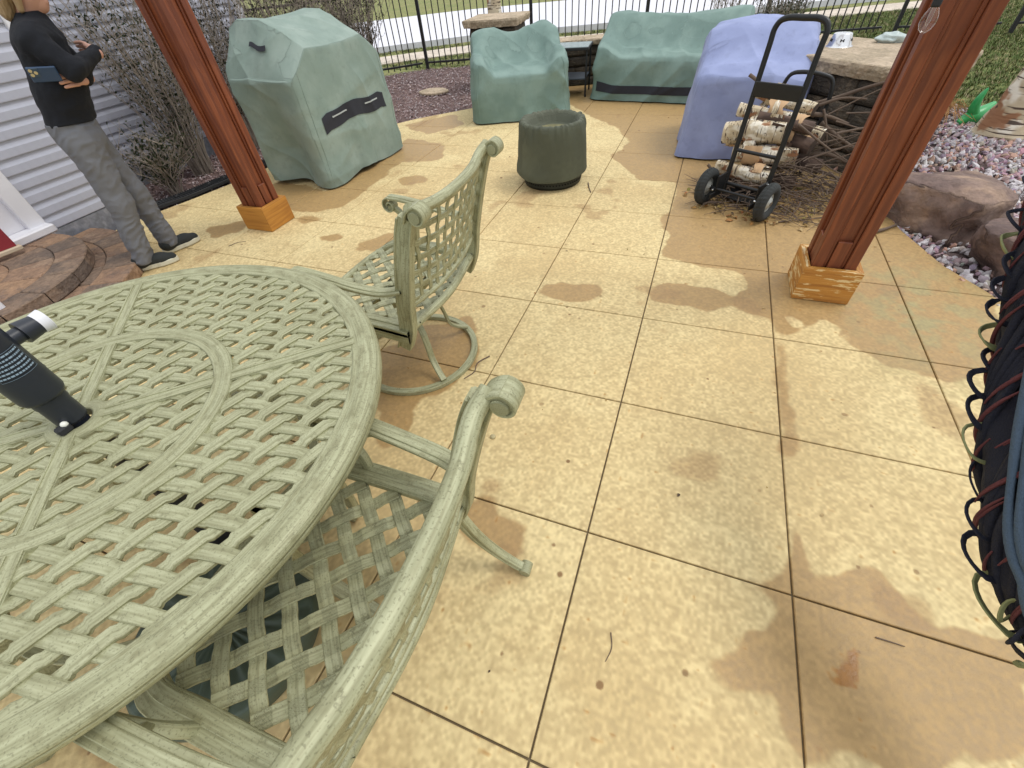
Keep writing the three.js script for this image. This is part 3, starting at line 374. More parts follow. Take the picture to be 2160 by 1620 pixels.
// ---------------------------------------------------------------- house and round paver steps
{
  const hs = thing('house', 'white house with grey lap siding and concrete foundation', 'house');
  const prof = (L) => { const s = new THREE.Shape(); s.moveTo(0, 0); s.lineTo(0.017, 0.0); s.lineTo(0.018, 0.006); s.lineTo(0.0165, 0.052); s.lineTo(0.010, 0.066); s.lineTo(0.006, 0.078); s.lineTo(0.0055, 0.1); s.lineTo(0, 0.1); const g = new THREE.ExtrudeGeometry(s, { depth: L, bevelEnabled: false }); g.rotateY(0); return uvm(g); };
  const wall = (x, z0, z1, nx) => { // face towards +x, from z0 to z1
    mesh('wall_body', at(bbox(0.22, 2.9, z1 - z0, 0.002), x - 0.111, 1.45, (z0 + z1) / 2), MAT.siding, hs);
    mesh('foundation', at(bbox(0.24, 0.24, z1 - z0, 0.006), x - 0.108, 0.045, (z0 + z1) / 2), MAT.foundation, hs);
    const g = prof(z1 - z0); for (let k = 0; k < 27; k++) { const m = mesh('siding_board', g, MAT.siding, hs); m.position.set(x, 0.17 + k * 0.1, z0); } };
  wall(-4.62, -1.72, -1.02); wall(-5.45, -4.5, -1.84); wall(-4.62, 0.25, 3.2);
  // return wall between the two planes
  mesh('wall_body', at(bbox(0.95, 2.9, 0.22, 0.002), -5.1, 1.45, -1.605), MAT.siding, hs);
  { const g = prof(0.83); g.rotateY(Math.PI / 2); for (let k = 0; k < 27; k++) { const m = mesh('siding_board', g, MAT.siding, hs); m.position.set(-5.45, 0.17 + k * 0.1, -1.722); m.rotation.z = 0; m.scale.z = 1; } }
  mesh('foundation', at(bbox(0.85, 0.24, 0.2, 0.006), -5.03, 0.047, -1.62), MAT.foundation, hs);
  mesh('corner_trim', at(bbox(0.1, 2.75, 0.1, 0.006), -4.635, 1.55, -1.74), MAT.white, hs); mesh('corner_trim', at(bbox(0.12, 2.75, 0.12, 0.006), -5.45, 1.55, -4.52), MAT.white, hs);
  // doorway
  const dr = mesh('door', at(bbox(0.06, 2.05, 1.05, 0.006), -4.66, 1.26, -0.39), MAT.white, hs); mesh('panel', at(bbox(0.02, 0.7, 0.32, 0.008), -4.626, 0.72, -0.64), MAT.white, dr); mesh('panel', at(bbox(0.02, 0.7, 0.32, 0.008), -4.626, 0.72, -0.14), MAT.white, dr); mesh('handle', at(bbox(0.06, 0.03, 0.13, 0.01), -4.6, 1.15, -0.8), MAT.steel, dr);
  const df = mesh('door_frame', merge([at(bbox(0.16, 2.3, 0.12, 0.006), -4.66, 1.36, -0.97), at(bbox(0.16, 2.3, 0.12, 0.006), -4.66, 1.36, 0.2), at(bbox(0.16, 0.12, 1.05, 0.006), -4.66, 2.35, -0.385)]), MAT.white, hs); void df;
  mesh('door_sill', at(bbox(0.2, 0.06, 1.3, 0.01), -4.6, 0.207, -0.385), MAT.white, hs); mesh('sill_board', at(bbox(0.14, 0.17, 1.28, 0.006), -4.63, 0.09, -0.385), MAT.white, hs);
  const st = thing('paver_steps', 'two rounded tiers of tan pavers forming steps at the house door', 'steps', [-4.35, 0, -0.2]), r = rng(31);
  const wedge = (r0, r1, a0, a1, y0, y1) => { const n = 5, p = []; for (let k = 0; k <= n; k++) { const a = lerp(a0, a1, k / n); p.push([Math.cos(a) * r1, Math.sin(a) * r1]); } for (let k = n; k >= 0; k--) { const a = lerp(a0, a1, k / n); p.push([Math.cos(a) * r0, Math.sin(a) * r0]); } return p; };
  const tier = (R, y0, y1, rings) => { for (const [r0, r1, n, o] of rings) for (let k = 0; k < n; k++) { const a0 = -Math.PI + (k + o) / n * Math.PI * 2, a1 = a0 + Math.PI * 2 / n, g = 0.004 / r1; let p = wedge(r0 + 0.002, r1 - 0.002, a0 + g, a1 - g); p = clipRect(p, -0.215, 3, -3, 3); if (p.length < 3 || area(p) < 0.004) continue; const dy = (r() - 0.5) * 0.004; mesh('paver', prism(p, y0, y1 + dy, 0.006), MAT.paver[Math.floor(r() * 3)], st); } };
  tier(1.08, 0.001, 0.088, [[0.86, 1.08, 26, 0], [0.7, 0.86, 20, 0.4], [0.4, 0.7, 12, 0.2]]); tier(0.8, 0.09, 0.178, [[0.6, 0.8, 20, 0.3], [0.34, 0.6, 12, 0], [0.02, 0.34, 6, 0.5]]);
  const pt = mesh('railing_post', merge([at(bbox(0.075, 1.1, 0.06, 0.008), 0, 0.55, 0), at(bbox(0.02, 1.06, 0.066, 0.004), 0, 0.55, 0)]), MAT.white); pt.position.set(-3.68, 0, -0.17); top(pt, 'railing_post', 'white square post standing by the paver steps', 'post');
  const rp = thing('wall_plaque', 'dark red plaque with a pale wooden edge beside the door', 'plaque', [-4.42, 0.38, -0.56], -0.2); mesh('panel', at(bbox(0.03, 0.3, 0.3, 0.006), 0, 0, 0), std({ color: new THREE.Color(0.25, 0.02, 0.03), roughness: 0.6 }), rp); mesh('edge', at(bbox(0.05, 0.03, 0.34, 0.006), 0.01, -0.162, 0), std({ color: new THREE.Color(0.52, 0.42, 0.3), roughness: 0.7 }), rp);
}
// ---------------------------------------------------------------- iron fence beyond the wall
function fence(a, b, label, parts = 1, gate) {
  const L = Math.hypot(b[0] - a[0], b[1] - a[1]), ry = Math.atan2(-(b[1] - a[1]), b[0] - a[0]);
  const t = thing('iron_fence', label, 'fence', [a[0], -0.06, a[1]], ry, 'black iron fence sections');
  const post = bbox(0.055, 1.5, 0.055, 0.004), pk = bbox(0.017, 1.32, 0.017, 0.003), rail = bbox(L - 0.06, 0.03, 0.028, 0.003);
  const p0 = mesh('post', post, MAT.fence, t); p0.position.set(0, 0.75, 0); mesh('cap', at(bbox(0.07, 0.03, 0.07, 0.008), 0, 0.765, 0), MAT.fence, p0);
  for (const y of [0.14, 1.16, 1.32]) { const m = mesh('rail', rail, MAT.fence, t); m.position.set(L / 2, y, 0); }
  const n = Math.round((L - 0.06) / 0.112); for (let k = 1; k < n; k++) { const m = mesh('picket', pk, MAT.fence, t); m.position.set(0.03 + (L - 0.06) * k / n, 0.74, 0); }
  return t;
}
{
  const F = (t) => [lerp(-5.04, 2.69, t), lerp(-8.12, -10.38, t)];
  fence(F(0), F(0.25), 'black iron fence section behind the left stone pillar'); fence(F(0.25), F(0.5), 'black iron fence section behind the side table'); fence(F(0.5), F(0.75), 'black iron fence section behind the covered sofa'); fence(F(0.75), F(1), 'black iron fence section behind the blue cover');
  fence([2.86, -10.34], [4.31, -10.36], 'narrow black iron gate seen beside the right wooden post'); fence([4.45, -10.33], [7.4, -10.5], 'black iron fence section at the far right of the lawn');
  fence([-7.4, -5.9], [-5.08, -8.08], 'black iron fence section running behind the bare shrubs');
}
// ---------------------------------------------------------------- shrubs, trees
function shrub(x, z, H, W, nS, nLeaf, seed, label, leafM = MAT.leafGreen, sx = 1) {
  const r = rng(seed), t = thing('shrub', label, 'shrub', [x, -0.03, z], 0, 'shrubs along the house and fence'), br = [], lp = [], ln = [], tips = [];
  const leaf = (p) => { const s = 0.008 + 0.012 * r(), d = V(r() - 0.5, r() - 0.3, r() - 0.5).normalize(), e = V(r() - 0.5, r() - 0.5, r() - 0.5).cross(d).normalize(); const a = p.clone(), b = p.clone().addScaledVector(d, s).addScaledVector(e, s * 0.45), c = p.clone().addScaledVector(d, s * 2.1), f = p.clone().addScaledVector(d, s).addScaledVector(e, -s * 0.45), nn = d.clone().cross(e).normalize(); for (const q of [a, b, c, a, c, f]) { lp.push(q.x, q.y, q.z); ln.push(nn.x, nn.y, nn.z); } };
  for (let k = 0; k < nS; k++) {
    const a = r() * 6.283, rad = Math.sqrt(r()), h = H * (0.55 + 0.5 * r()), ex = Math.cos(a) * W * rad * sx, ez = Math.sin(a) * W * rad, bx = ex * 0.16, bz = ez * 0.16;
    const pts = []; for (let i = 0; i <= 5; i++) { const u = i / 5; pts.push(V(lerp(bx, ex, Math.pow(u, 1.4)) + (r() - 0.5) * 0.05, h * Math.pow(u, 0.85), lerp(bz, ez, Math.pow(u, 1.4)) + (r() - 0.5) * 0.05)); }
    br.push(tube(pts, (u) => lerp(0.0058, 0.0018, u), 4, 7)); const c = new THREE.CatmullRomCurve3(pts);
    const nt = 5 + Math.floor(r() * 5); for (let j = 0; j < nt; j++) { const u = 0.2 + 0.8 * r(), p = c.getPoint(u), d = V((r() - 0.5) * 1.6, 0.25 + r() * 0.8, (r() - 0.5) * 1.6).normalize(), l = 0.12 + 0.26 * r(), e = p.clone().addScaledVector(d, l), m = p.clone().addScaledVector(d, l * 0.5).add(V((r() - 0.5) * 0.05, 0, (r() - 0.5) * 0.05)); br.push(tube([p, m, e], (w) => lerp(0.0026, 0.0011, w), 3, 3)); tips.push([p, m, e]); }
  }
  for (let k = 0; k < nLeaf; k++) { const s = tips[Math.floor(r() * tips.length)], u = r(); const p = u < 0.5 ? s[0].clone().lerp(s[1], u * 2) : s[1].clone().lerp(s[2], u * 2 - 1); leaf(p.add(V((r() - 0.5) * 0.02, (r() - 0.5) * 0.02, (r() - 0.5) * 0.02))); }
  mesh('branches', merge(br), MAT.twig, t); const g = new THREE.BufferGeometry(); g.setAttribute('position', new THREE.Float32BufferAttribute(lp, 3)); g.setAttribute('normal', new THREE.Float32BufferAttribute(ln, 3)); mesh('foliage', uvm(g), leafM, t); return t;
}
shrub(-5.0, -2.75, 1.75, 0.62, 90, 3600, 41, 'bare twiggy shrub against the siding behind the person'); shrub(-5.05, -3.6, 1.85, 0.62, 90, 3600, 42, 'twiggy shrub between the left wooden post and the grill', MAT.leafGrey); shrub(-4.95, -4.7, 1.95, 0.7, 95, 4800, 43, 'tall twiggy shrub directly behind the covered grill', MAT.leafGrey); shrub(-5.2, -5.9, 2.0, 0.75, 95, 6000, 44, 'leafy shrub to the right of the grill by the fence corner', MAT.leafGrey); shrub(-5.7, -7.1, 1.9, 0.8, 90, 5200, 45, 'grey green shrub against the fence corner', MAT.leafGrey);
shrub(0.9, -8.6, 0.95, 0.42, 45, 2600, 46, 'small green shrub between the sofa cover and the fence'); shrub(0.1, -8.7, 0.95, 0.3, 26, 300, 47, 'nearly leafless dark shrub behind the sofa cover');
shrub(-4.75, -2.2, 0.5, 0.34, 40, 1800, 48, 'low green shoots at the foot of the siding');
function birchTree(x, z, r0, lean, H, label, seed) {
  const t = thing('birch_tree', label, 'tree', [x, -0.05, z]), r = rng(seed);
  const g = tube([[0, 0, 0], [lean[0] * 0.25, H * 0.25, lean[1] * 0.25], [lean[0] * 0.55, H * 0.5, lean[1] * 0.55], [lean[0], H, lean[1]]], (u) => r0 * (1 + 0.75 * Math.pow(1 - u, 14)) * lerp(1, 0.55, u), 22, 50, 0.12); { const uv = g.attributes.uv; for (let i = 0; i < uv.count; i++) uv.setXY(i, uv.getX(i) / (r0 * 6.28), uv.getY(i) * 1.2); }
  mesh('trunk', g, MAT.birch, t); const c = []; for (let k = 0; k < 9; k++) { const h = H * (0.6 + 0.4 * r()), a = r() * 6.28, l = 0.8 + 0.9 * r(), u = h / H, p = [lean[0] * u, h, lean[1] * u]; c.push(tube([p, [p[0] + Math.cos(a) * l * 0.5, h + l * 0.5, p[2] + Math.sin(a) * l * 0.5], [p[0] + Math.cos(a) * l * 0.8, h + l * 1.2, p[2] + Math.sin(a) * l * 0.8]], (w) => lerp(0.022, 0.006, w), 6, 8)); }
  mesh('limbs', merge(c), MAT.barkDark, t); return t;
}
birchTree(2.66, -4.86, 0.135, [0.05, 0.0], 4.2, 'pale peeling birch trunk in the gravel at the right edge', 51);
birchTree(-3.4, -7.75, 0.12, [-0.1, -0.1], 4.2, 'pale birch trunk behind the left stone pillar', 52);
// ---------------------------------------------------------------- wooden posts
function woodPost(x, z, label, baseM, lab2) {
  const t = thing('wooden_post', label, 'post', [x, 0, z]), H = 2.75, S = 0.1, cw = 0.052;
  mesh('core', at(bbox(0.142, H, 0.142, 0.003), 0, H / 2 + 0.005, 0), MAT.post, t);
  for (const sx of [-1, 1]) for (const sz of [-1, 1]) mesh('corner_batten', at(bbox(cw, H, cw, 0.004), sx * (S - cw / 2), H / 2 + 0.006, sz * (S - cw / 2)), MAT.post, t);
  for (const [sx, sz] of [[1, 0], [-1, 0], [0, 1], [0, -1]]) for (const k of [-1, 1]) { const w = sx ? 0.014 : 0.016; mesh('groove_bead', at(bbox(sx ? w : 0.016, H, sx ? 0.016 : w, 0.003), sx * 0.078 + (sx ? 0 : k * 0.0405), H / 2 + 0.007, sz * 0.078 + (sx ? k * 0.0405 : 0)), MAT.post, t); }
  for (const [sx, sz] of [[1, 0], [-1, 0], [0, 1], [0, -1]]) mesh('filler_block', at(bbox(sx ? 0.022 : 0.064, 0.145, sx ? 0.064 : 0.022, 0.003), sx * 0.084, 0.255, sz * 0.084), MAT.post, t);
  const b = new THREE.Group(); b.name = 'base'; t.add(b); if (lab2) b.userData.label = lab2;
  const h = 0.187, o = 0.135, th = 0.032; // mitred boards
  for (let k = 0; k < 4; k++) { const s = new THREE.Shape([[-o, -o], [o, -o], [o - th, -o + th], [-o + th, -o + th]].map(([a, c]) => new THREE.Vector2(a, c))); const g = new THREE.ExtrudeGeometry(s, { depth: h - 0.006, bevelEnabled: true, bevelSize: 0.003, bevelThickness: 0.003, bevelOffset: -0.0035, bevelSegments: 1 }); g.rotateX(-Math.PI / 2); uvm(g); const uv = g.attributes.uv; for (let i = 0; i < uv.count; i++) uv.setXY(i, uv.getY(i) * 1.7 + k * 0.3, uv.getX(i) * 1.4 + k * 0.27); const m = mesh('board', g, baseM, b); m.position.y = 0.006; m.rotation.y = k * Math.PI / 2; }
  return t;
}
woodPost(-3.145, -1.82, 'red brown grooved wooden post standing beside the covered grill', MAT.postBase2); woodPost(0.885, -1.82, 'red brown grooved wooden post in front of the stone pillar', MAT.postBase, 'ochre base boards with worn peeling paint');
{ const p = thing('pergola_beam', 'wooden beam joining the tops of the two posts', 'beam', [-1.13, 2.76, -1.82]); mesh('beam', at(bbox(4.7, 0.24, 0.09, 0.006), 0, 0.12, 0.055), MAT.post, p); mesh('beam', at(bbox(4.7, 0.24, 0.09, 0.006), 0, 0.12, -0.055), MAT.post, p); }
{ // string light bulb
  const t = thing('light_bulb', 'clear glass bulb in a black socket hanging before the right post', 'bulb', [0.523, 1.265, -0.835]); t.scale.setScalar(0.5);
  mesh('glass', lathe([[0.001, 0], [0.012, 0.002], [0.024, 0.014], [0.031, 0.034], [0.032, 0.048], [0.028, 0.066], [0.02, 0.084], [0.014, 0.094]], 28), new THREE.MeshPhysicalMaterial({ color: 0xffffff, transmission: 1, thickness: 0, roughness: 0.02, ior: 1.45, side: THREE.DoubleSide }), t);
  mesh('filament', merge([tube([[-0.006, 0.094, 0], [-0.008, 0.05, 0], [-0.003, 0.024, 0]], 0.0007, 5, 8), tube([[0.006, 0.094, 0], [0.008, 0.05, 0], [0.003, 0.024, 0]], 0.0007, 5, 8)]), MAT.steel, t);
  mesh('socket', lathe([[0.0, 0.092], [0.0165, 0.092], [0.018, 0.1], [0.018, 0.128], [0.014, 0.14], [0.005, 0.146], [0.0, 0.146]], 20), MAT.blackMatte, t); mesh('cord', tube([[0, 0.14, 0], [0.002, 0.8, -0.3], [0.05, 2.4, -1.5]], 0.004, 6, 20), MAT.blackMatte, t);
}
// ---------------------------------------------------------------- draped covers
function coverSurf(o) { // returns surf(theta, s) with s 0..1 over the top and 1..2 down the skirt
  const { w, d, n = 9, H, bottom = () => 0.01, flare = 0.02, fold = 0.012, folds = 11, seed = 0, wr = 0.012, round = 0.03 } = o;
  return (th, s) => {
    const c = Math.cos(th), q = Math.sin(th), R = 1 / Math.pow(Math.pow(Math.abs(c) / (w / 2), n) + Math.pow(Math.abs(q) / (d / 2), n), 1 / n);
    let x, y, z; const ex = R * c, ez = R * q, top1 = Math.min(1, s);
    if (s <= 1) { x = ex * s; z = ez * s; y = H(x, z) - round * Math.pow(s, 26); }
    else { const t = s - 1, y0 = H(ex, ez) - round, y1 = bottom(th); y = lerp(y0, y1, t); const f = flare * t + fold * t * (0.6 * Math.sin(th * folds + seed) + 0.8 * n3(c * 4 + seed, q * 4, 0.5 + t * 0.5)) + round * 0.35 * Math.min(1, t * 8) + (o.bulge ? o.bulge(th, t) : 0); x = ex + c * f; z = ez + q * f; }
    let k = wr * 0.9 * fbm3(x * 2.2 + seed, y * 1.8, z * 2.2, 2);
    for (let i = 0; i < 5; i++) { const q1 = hsh(i, 3, Math.round(seed * 10)) * 2 - 1, q2 = hsh(i, 5, Math.round(seed * 10)) * 2 - 1, q3 = hsh(i, 7, Math.round(seed * 10)) * 2 - 1, t = (x * q1 + y * q2 * 0.9 + z * q3) * (1.6 + i * 0.7) + 0.22 * n3(x * 1.1 + i, y * 1.1, z * 1.1 + seed), m = Math.abs((((t % 1) + 1) % 1) - 0.5) * 2; k += wr * 0.85 * Math.pow(m, 3) * sst(-0.2, 0.45, n3(x * 1.5 + i * 5, y * 1.5 + seed, z * 1.5)); }
    const l = Math.hypot(x, z) + 1e-6, up = s <= 1 ? 0.8 : 0.1;
    void top1; return V(x + x / l * k * (s <= 1 ? 0.3 : 1), y + k * up, z + z / l * k * (s <= 1 ? 0.3 : 1));
  };
}
function coverGeo(f, nT = 220, nR = 40, nS = 34) { const P = [], nv = nR + nS + 1; for (let i = 0; i < nT; i++) for (let j = 0; j < nv; j++) { const s = j <= nR ? Math.pow(j / nR, 0.8) : 1 + (j - nR) / nS; P.push(f(i / nT * Math.PI * 2, Math.max(s, 0.002))); } const g = fromGrid(P, nT, nv, true); return uvm(g, 1); }
function coverPatch(f, t0, t1, s0, s1, off, nu = 40, nv = 8) { const P = []; for (let i = 0; i <= nu; i++) for (let j = 0; j <= nv; j++) { const a = lerp(t0, t1, i / nu), s = typeof s0 === 'function' ? lerp(s0(i / nu), s1(i / nu), j / nv) : lerp(s0, s1, j / nv), p = f(a, s), e = 1e-3, dt = f(a + e, s).sub(p), ds = f(a, s + e).sub(p), n = dt.cross(ds).normalize(); if (n.x * Math.cos(a) + n.z * Math.sin(a) < 0 && s > 1) n.negate(); if (s <= 1 && n.y < 0) n.negate(); P.push(p.addScaledVector(n, off)); } return uvm(fromGrid(P, nu + 1, nv + 1, false)); }
const DS = (m) => { const c = m.clone(); c.side = THREE.DoubleSide; return c; };
{ // grill: long side along local x, front = local +z turned to world +x
  const t = thing('covered_grill', 'tall barbecue grill under a grey green fabric cover with black band', 'grill', [-3.41, 0, -3.16], Math.PI / 2 - 0.05);
  const ln = (p, q, v) => clamp((v - p) / (q - p), 0, 1); const H = (x, z) => { const a = Math.abs(x); const hood = 1.21 - 0.17 * ln(0.0, 0.36, z) - 0.06 * ln(-0.26, -0.4, z) - 0.012 * Math.cos(x * 5), shelf = 0.87 - 0.02 * z; return lerp(hood, shelf, ln(0.36, 0.6, a)); };
  const f = coverSurf({ w: 1.24, d: 0.76, n: 12, round: 0.018, H, bottom: (th) => 0.03 + 0.05 * sst(-0.4, -0.9, Math.sin(th)) + 0.018 * Math.sin(th * 4 + 1), flare: 0.035, fold: 0.03, folds: 7, seed: 3.1, wr: 0.022, bulge: (th, k) => -0.17 * Math.min(1, k * 1.5) * Math.exp(-Math.pow((th - Math.PI) / 0.42, 2)) - 0.12 * Math.min(1, k * 1.5) * (Math.exp(-Math.pow(th / 0.4, 2)) + Math.exp(-Math.pow((th - 6.2832) / 0.4, 2))) + 0.05 * Math.exp(-Math.pow((th - Math.PI * 1.93) / 0.25, 2)) * Math.sin(k * 3.14) });
  mesh('cover', coverGeo(f, 520, 110, 60), MAT.coverGreen, t);
  mesh('band', coverPatch(f, 0.72, 2.42, (u) => 1.43 + 0.01 * Math.sin(u * 9), (u) => 1.56 + 0.01 * Math.sin(u * 9), 0.006, 60, 6), DS(MAT.webbing), t);
  mesh('vent_slit', coverPatch(f, 0.86, 1.22, 1.475, 1.487, 0.011, 16, 1), DS(MAT.piping), t); mesh('vent_slit', coverPatch(f, 1.86, 2.26, 1.475, 1.487, 0.011, 16, 1), DS(MAT.piping), t);
  for (const a of [0.0, Math.PI]) mesh('handle_strap', coverPatch(f, a - 0.2, a + 0.18, (u) => 0.745 + 0.018 * Math.sin(u * 5), (u) => 0.78 + 0.018 * Math.sin(u * 5), 0.014, 20, 2).applyMatrix4(new THREE.Matrix4()), DS(MAT.webbing), t);
  for (const a of [0.62, 2.52]) { const P = []; for (let i = 0; i <= 40; i++) { const p = f(a, 1 + i / 40 * 0.98); P.push(p.multiplyScalar(1)); } mesh('seam', tube(P.filter((_, i) => i % 3 === 0), 0.004, 5, 40), MAT.coverGreen, t); }
  for (const [x, z] of [[-0.42, 0.25], [0.42, 0.25], [-0.42, -0.25], [0.42, -0.25]]) mesh('caster', at(new THREE.CylinderGeometry(0.045, 0.045, 0.03, 20).rotateX(Math.PI / 2), x, 0.046, z), MAT.rubber, t);
}
{ // armchair
  const t = thing('covered_armchair', 'patio armchair under a teal green cover beside the side table', 'armchair', [-2.16, 0, -5.32], 0.42);
  const H = (x, z) => { const back = 0.78 - 0.03 * Math.cos(x * 9), arm = 0.62, seat = 0.5; let h = lerp(seat, arm, sst(0.28, 0.44, Math.abs(x))); h = lerp(h, back, sst(0.06, -0.34, z)); return h - 0.03 * sst(0.2, 0.5, z); };
  const f = coverSurf({ w: 1.06, d: 0.98, n: 9, round: 0.02, H, bottom: (th) => 0.015 + 0.02 * Math.max(0, Math.sin(th * 2)), flare: 0.05, fold: 0.03, folds: 6, seed: 11, wr: 0.03 });
  mesh('cover', coverGeo(f), MAT.coverTeal, t); for (const a of [0.79, 2.35]) { const P = []; for (let i = 0; i <= 14; i++) P.push(f(a, 1 + i / 14 * 0.98)); mesh('seam', tube(P, 0.004, 5, 30), MAT.coverTeal, t); }
}
{ // sofa
  const t = thing('covered_sofa', 'wide patio sofa under a dark teal cover with a black hem band', 'sofa', [-0.46, 0, -6.22], 0.18 - 0.28);
  const H = (x, z) => { const k = 1 - 0.04 * Math.cos(x * 3.2); let h = lerp(0.5, 0.6, sst(0.5, 0.74, Math.abs(x))); h = lerp(h, 0.79 * k, sst(0.2, -0.2, z)); return h - 0.05 * sst(0.15, 0.45, z); };
  const f = coverSurf({ w: 1.66, d: 0.88, n: 9, round: 0.02, H, bottom: () => 0.012, flare: 0.05, fold: 0.025, folds: 5, seed: 21, wr: 0.034 });
  mesh('cover', coverGeo(f, 260), MAT.coverTeal, t); mesh('band', coverPatch(f, 0.5, 2.62, 1.62, 1.82, 0.006, 70, 6), DS(MAT.webbing), t);
}
{ // blue cover
  const t = thing('covered_chair', 'high-backed patio chair under a lavender blue cover behind the hand truck', 'armchair', [0.42, 0, -4.35], -0.06);
  const H = (x, z) => { let h = lerp(0.68, 0.88, sst(0.28, -0.16, z)); return h - 0.05 * Math.pow(Math.abs(x) / 0.4, 3) - 0.06 * sst(0.3, 0.5, z); };
  const f = coverSurf({ w: 0.86, d: 0.96, n: 9, round: 0.02, H, bottom: (th) => 0.012, flare: 0.07, fold: 0.03, folds: 6, seed: 33, wr: 0.03 });
  mesh('cover', coverGeo(f), MAT.coverBlue, t);
}
{ // fire pit under a short cover with a gathered hem round the top
  const t = thing('covered_fire_pit', 'round fire pit drum in a dark olive gathered cover', 'fire pit', [-1.06, 0, -3.12]), P = [], nT = 260, lev = []; t.scale.set(1.08, 1.04, 1.08);
  const prof = [[0.05, 0.385], [0.12, 0.387], [0.15, 0.395], [0.165, 0.41], [0.185, 0.44], [0.205, 0.462], [0.225, 0.472], [0.243, 0.466], [0.252, 0.45], [0.258, 0.42], [0.262, 0.38], [0.266, 0.33], [0.27, 0.27], [0.273, 0.21], [0.276, 0.15], [0.279, 0.115], [0.277, 0.108]];
  for (let i = 0; i < nT; i++) { const a = i / nT * 6.2832; prof.forEach(([r, y], k) => { const g = k > 2 && k < 11 ? (1 - Math.abs(k - 6) / 5) : 0, wv = 0.016 * g * n3(Math.cos(a) * 8.5, k * 0.12, Math.sin(a) * 8.5) + 0.005 * g * n3(Math.cos(a) * 19, k * 0.2, Math.sin(a) * 19), fo = k > 9 ? 0.012 * n3(Math.cos(a) * 2.4, y * 2, Math.sin(a) * 2.4) + (k > 13 ? 0.014 * sst(0.5, 1, Math.cos(a - 2.2)) : 0) : 0; const hem = k > 12 ? 0.03 * Math.cos(a - 1.3) : 0; P.push(V(Math.cos(a) * (r + wv + fo), y + wv * 0.8 - hem * (k - 12) / 4, Math.sin(a) * (r + wv + fo))); }); }
  void lev; mesh('cover', uvm(fromGrid(P, nT, prof.length, true)), DS(MAT.coverPit), t);
  mesh('lid', at(new THREE.CylinderGeometry(0.13, 0.13, 0.012, 40), 0, 0.386, 0), std({ color: new THREE.Color(0.32, 0.31, 0.22), roughness: 0.6, map: stoneTex(c255(190, 186, 150), c255(150, 150, 120), c255(210, 206, 176), 451) }), t);
  const dk = std({ color: new THREE.Color(0.03, 0.034, 0.026), roughness: 0.55, metalness: 0.4 }); mesh('drum', lathe([[0.225, 0.36], [0.232, 0.15], [0.234, 0.02], [0.228, 0.002], [0.0, 0.002]], 64), dk, t);
  const hg = new THREE.CylinderGeometry(0.0055, 0.0055, 0.006, 8).rotateZ(Math.PI / 2), hs = []; for (let r = 0; r < 2; r++) for (let k = 0; k < 60; k++) { const a = (k + r * 0.5) / 60 * 6.2832; hs.push(hg.clone().rotateY(-a).translate(Math.cos(a) * 0.2345, 0.04 + r * 0.024, Math.sin(a) * 0.2345)); } const hm = mesh('air_holes', merge(hs), std({ color: new THREE.Color(0.004, 0.004, 0.004), roughness: 1 }), t); hm.userData.kind = 'stuff';
}
{ // side table
  const t = thing('side_table', 'small black metal side table with a grey top by the seat wall', 'table', [-1.72, 0, -6.2], 0.1);
  mesh('table_top', at(bbox(0.5, 0.022, 0.42, 0.006), 0, 0.53, 0), std({ color: new THREE.Color(0.16, 0.22, 0.22), roughness: 0.25 }), t); mesh('frame', merge([at(bbox(0.52, 0.03, 0.02, 0.004), 0, 0.522, 0.22), at(bbox(0.52, 0.03, 0.02, 0.004), 0, 0.522, -0.22), at(bbox(0.02, 0.03, 0.42, 0.004), 0.25, 0.522, 0), at(bbox(0.02, 0.03, 0.42, 0.004), -0.25, 0.522, 0)]), MAT.blackMatte, t);
  mesh('shelf', at(bbox(0.46, 0.02, 0.4, 0.005), 0, 0.2, 0), std({ color: new THREE.Color(0.05, 0.065, 0.085), roughness: 0.5 }), t); for (const sx of [-1, 1]) for (const sz of [-1, 1]) mesh('leg', at(bbox(0.022, 0.51, 0.022, 0.004), sx * 0.235, 0.255, sz * 0.2), MAT.blackMatte, t);
}
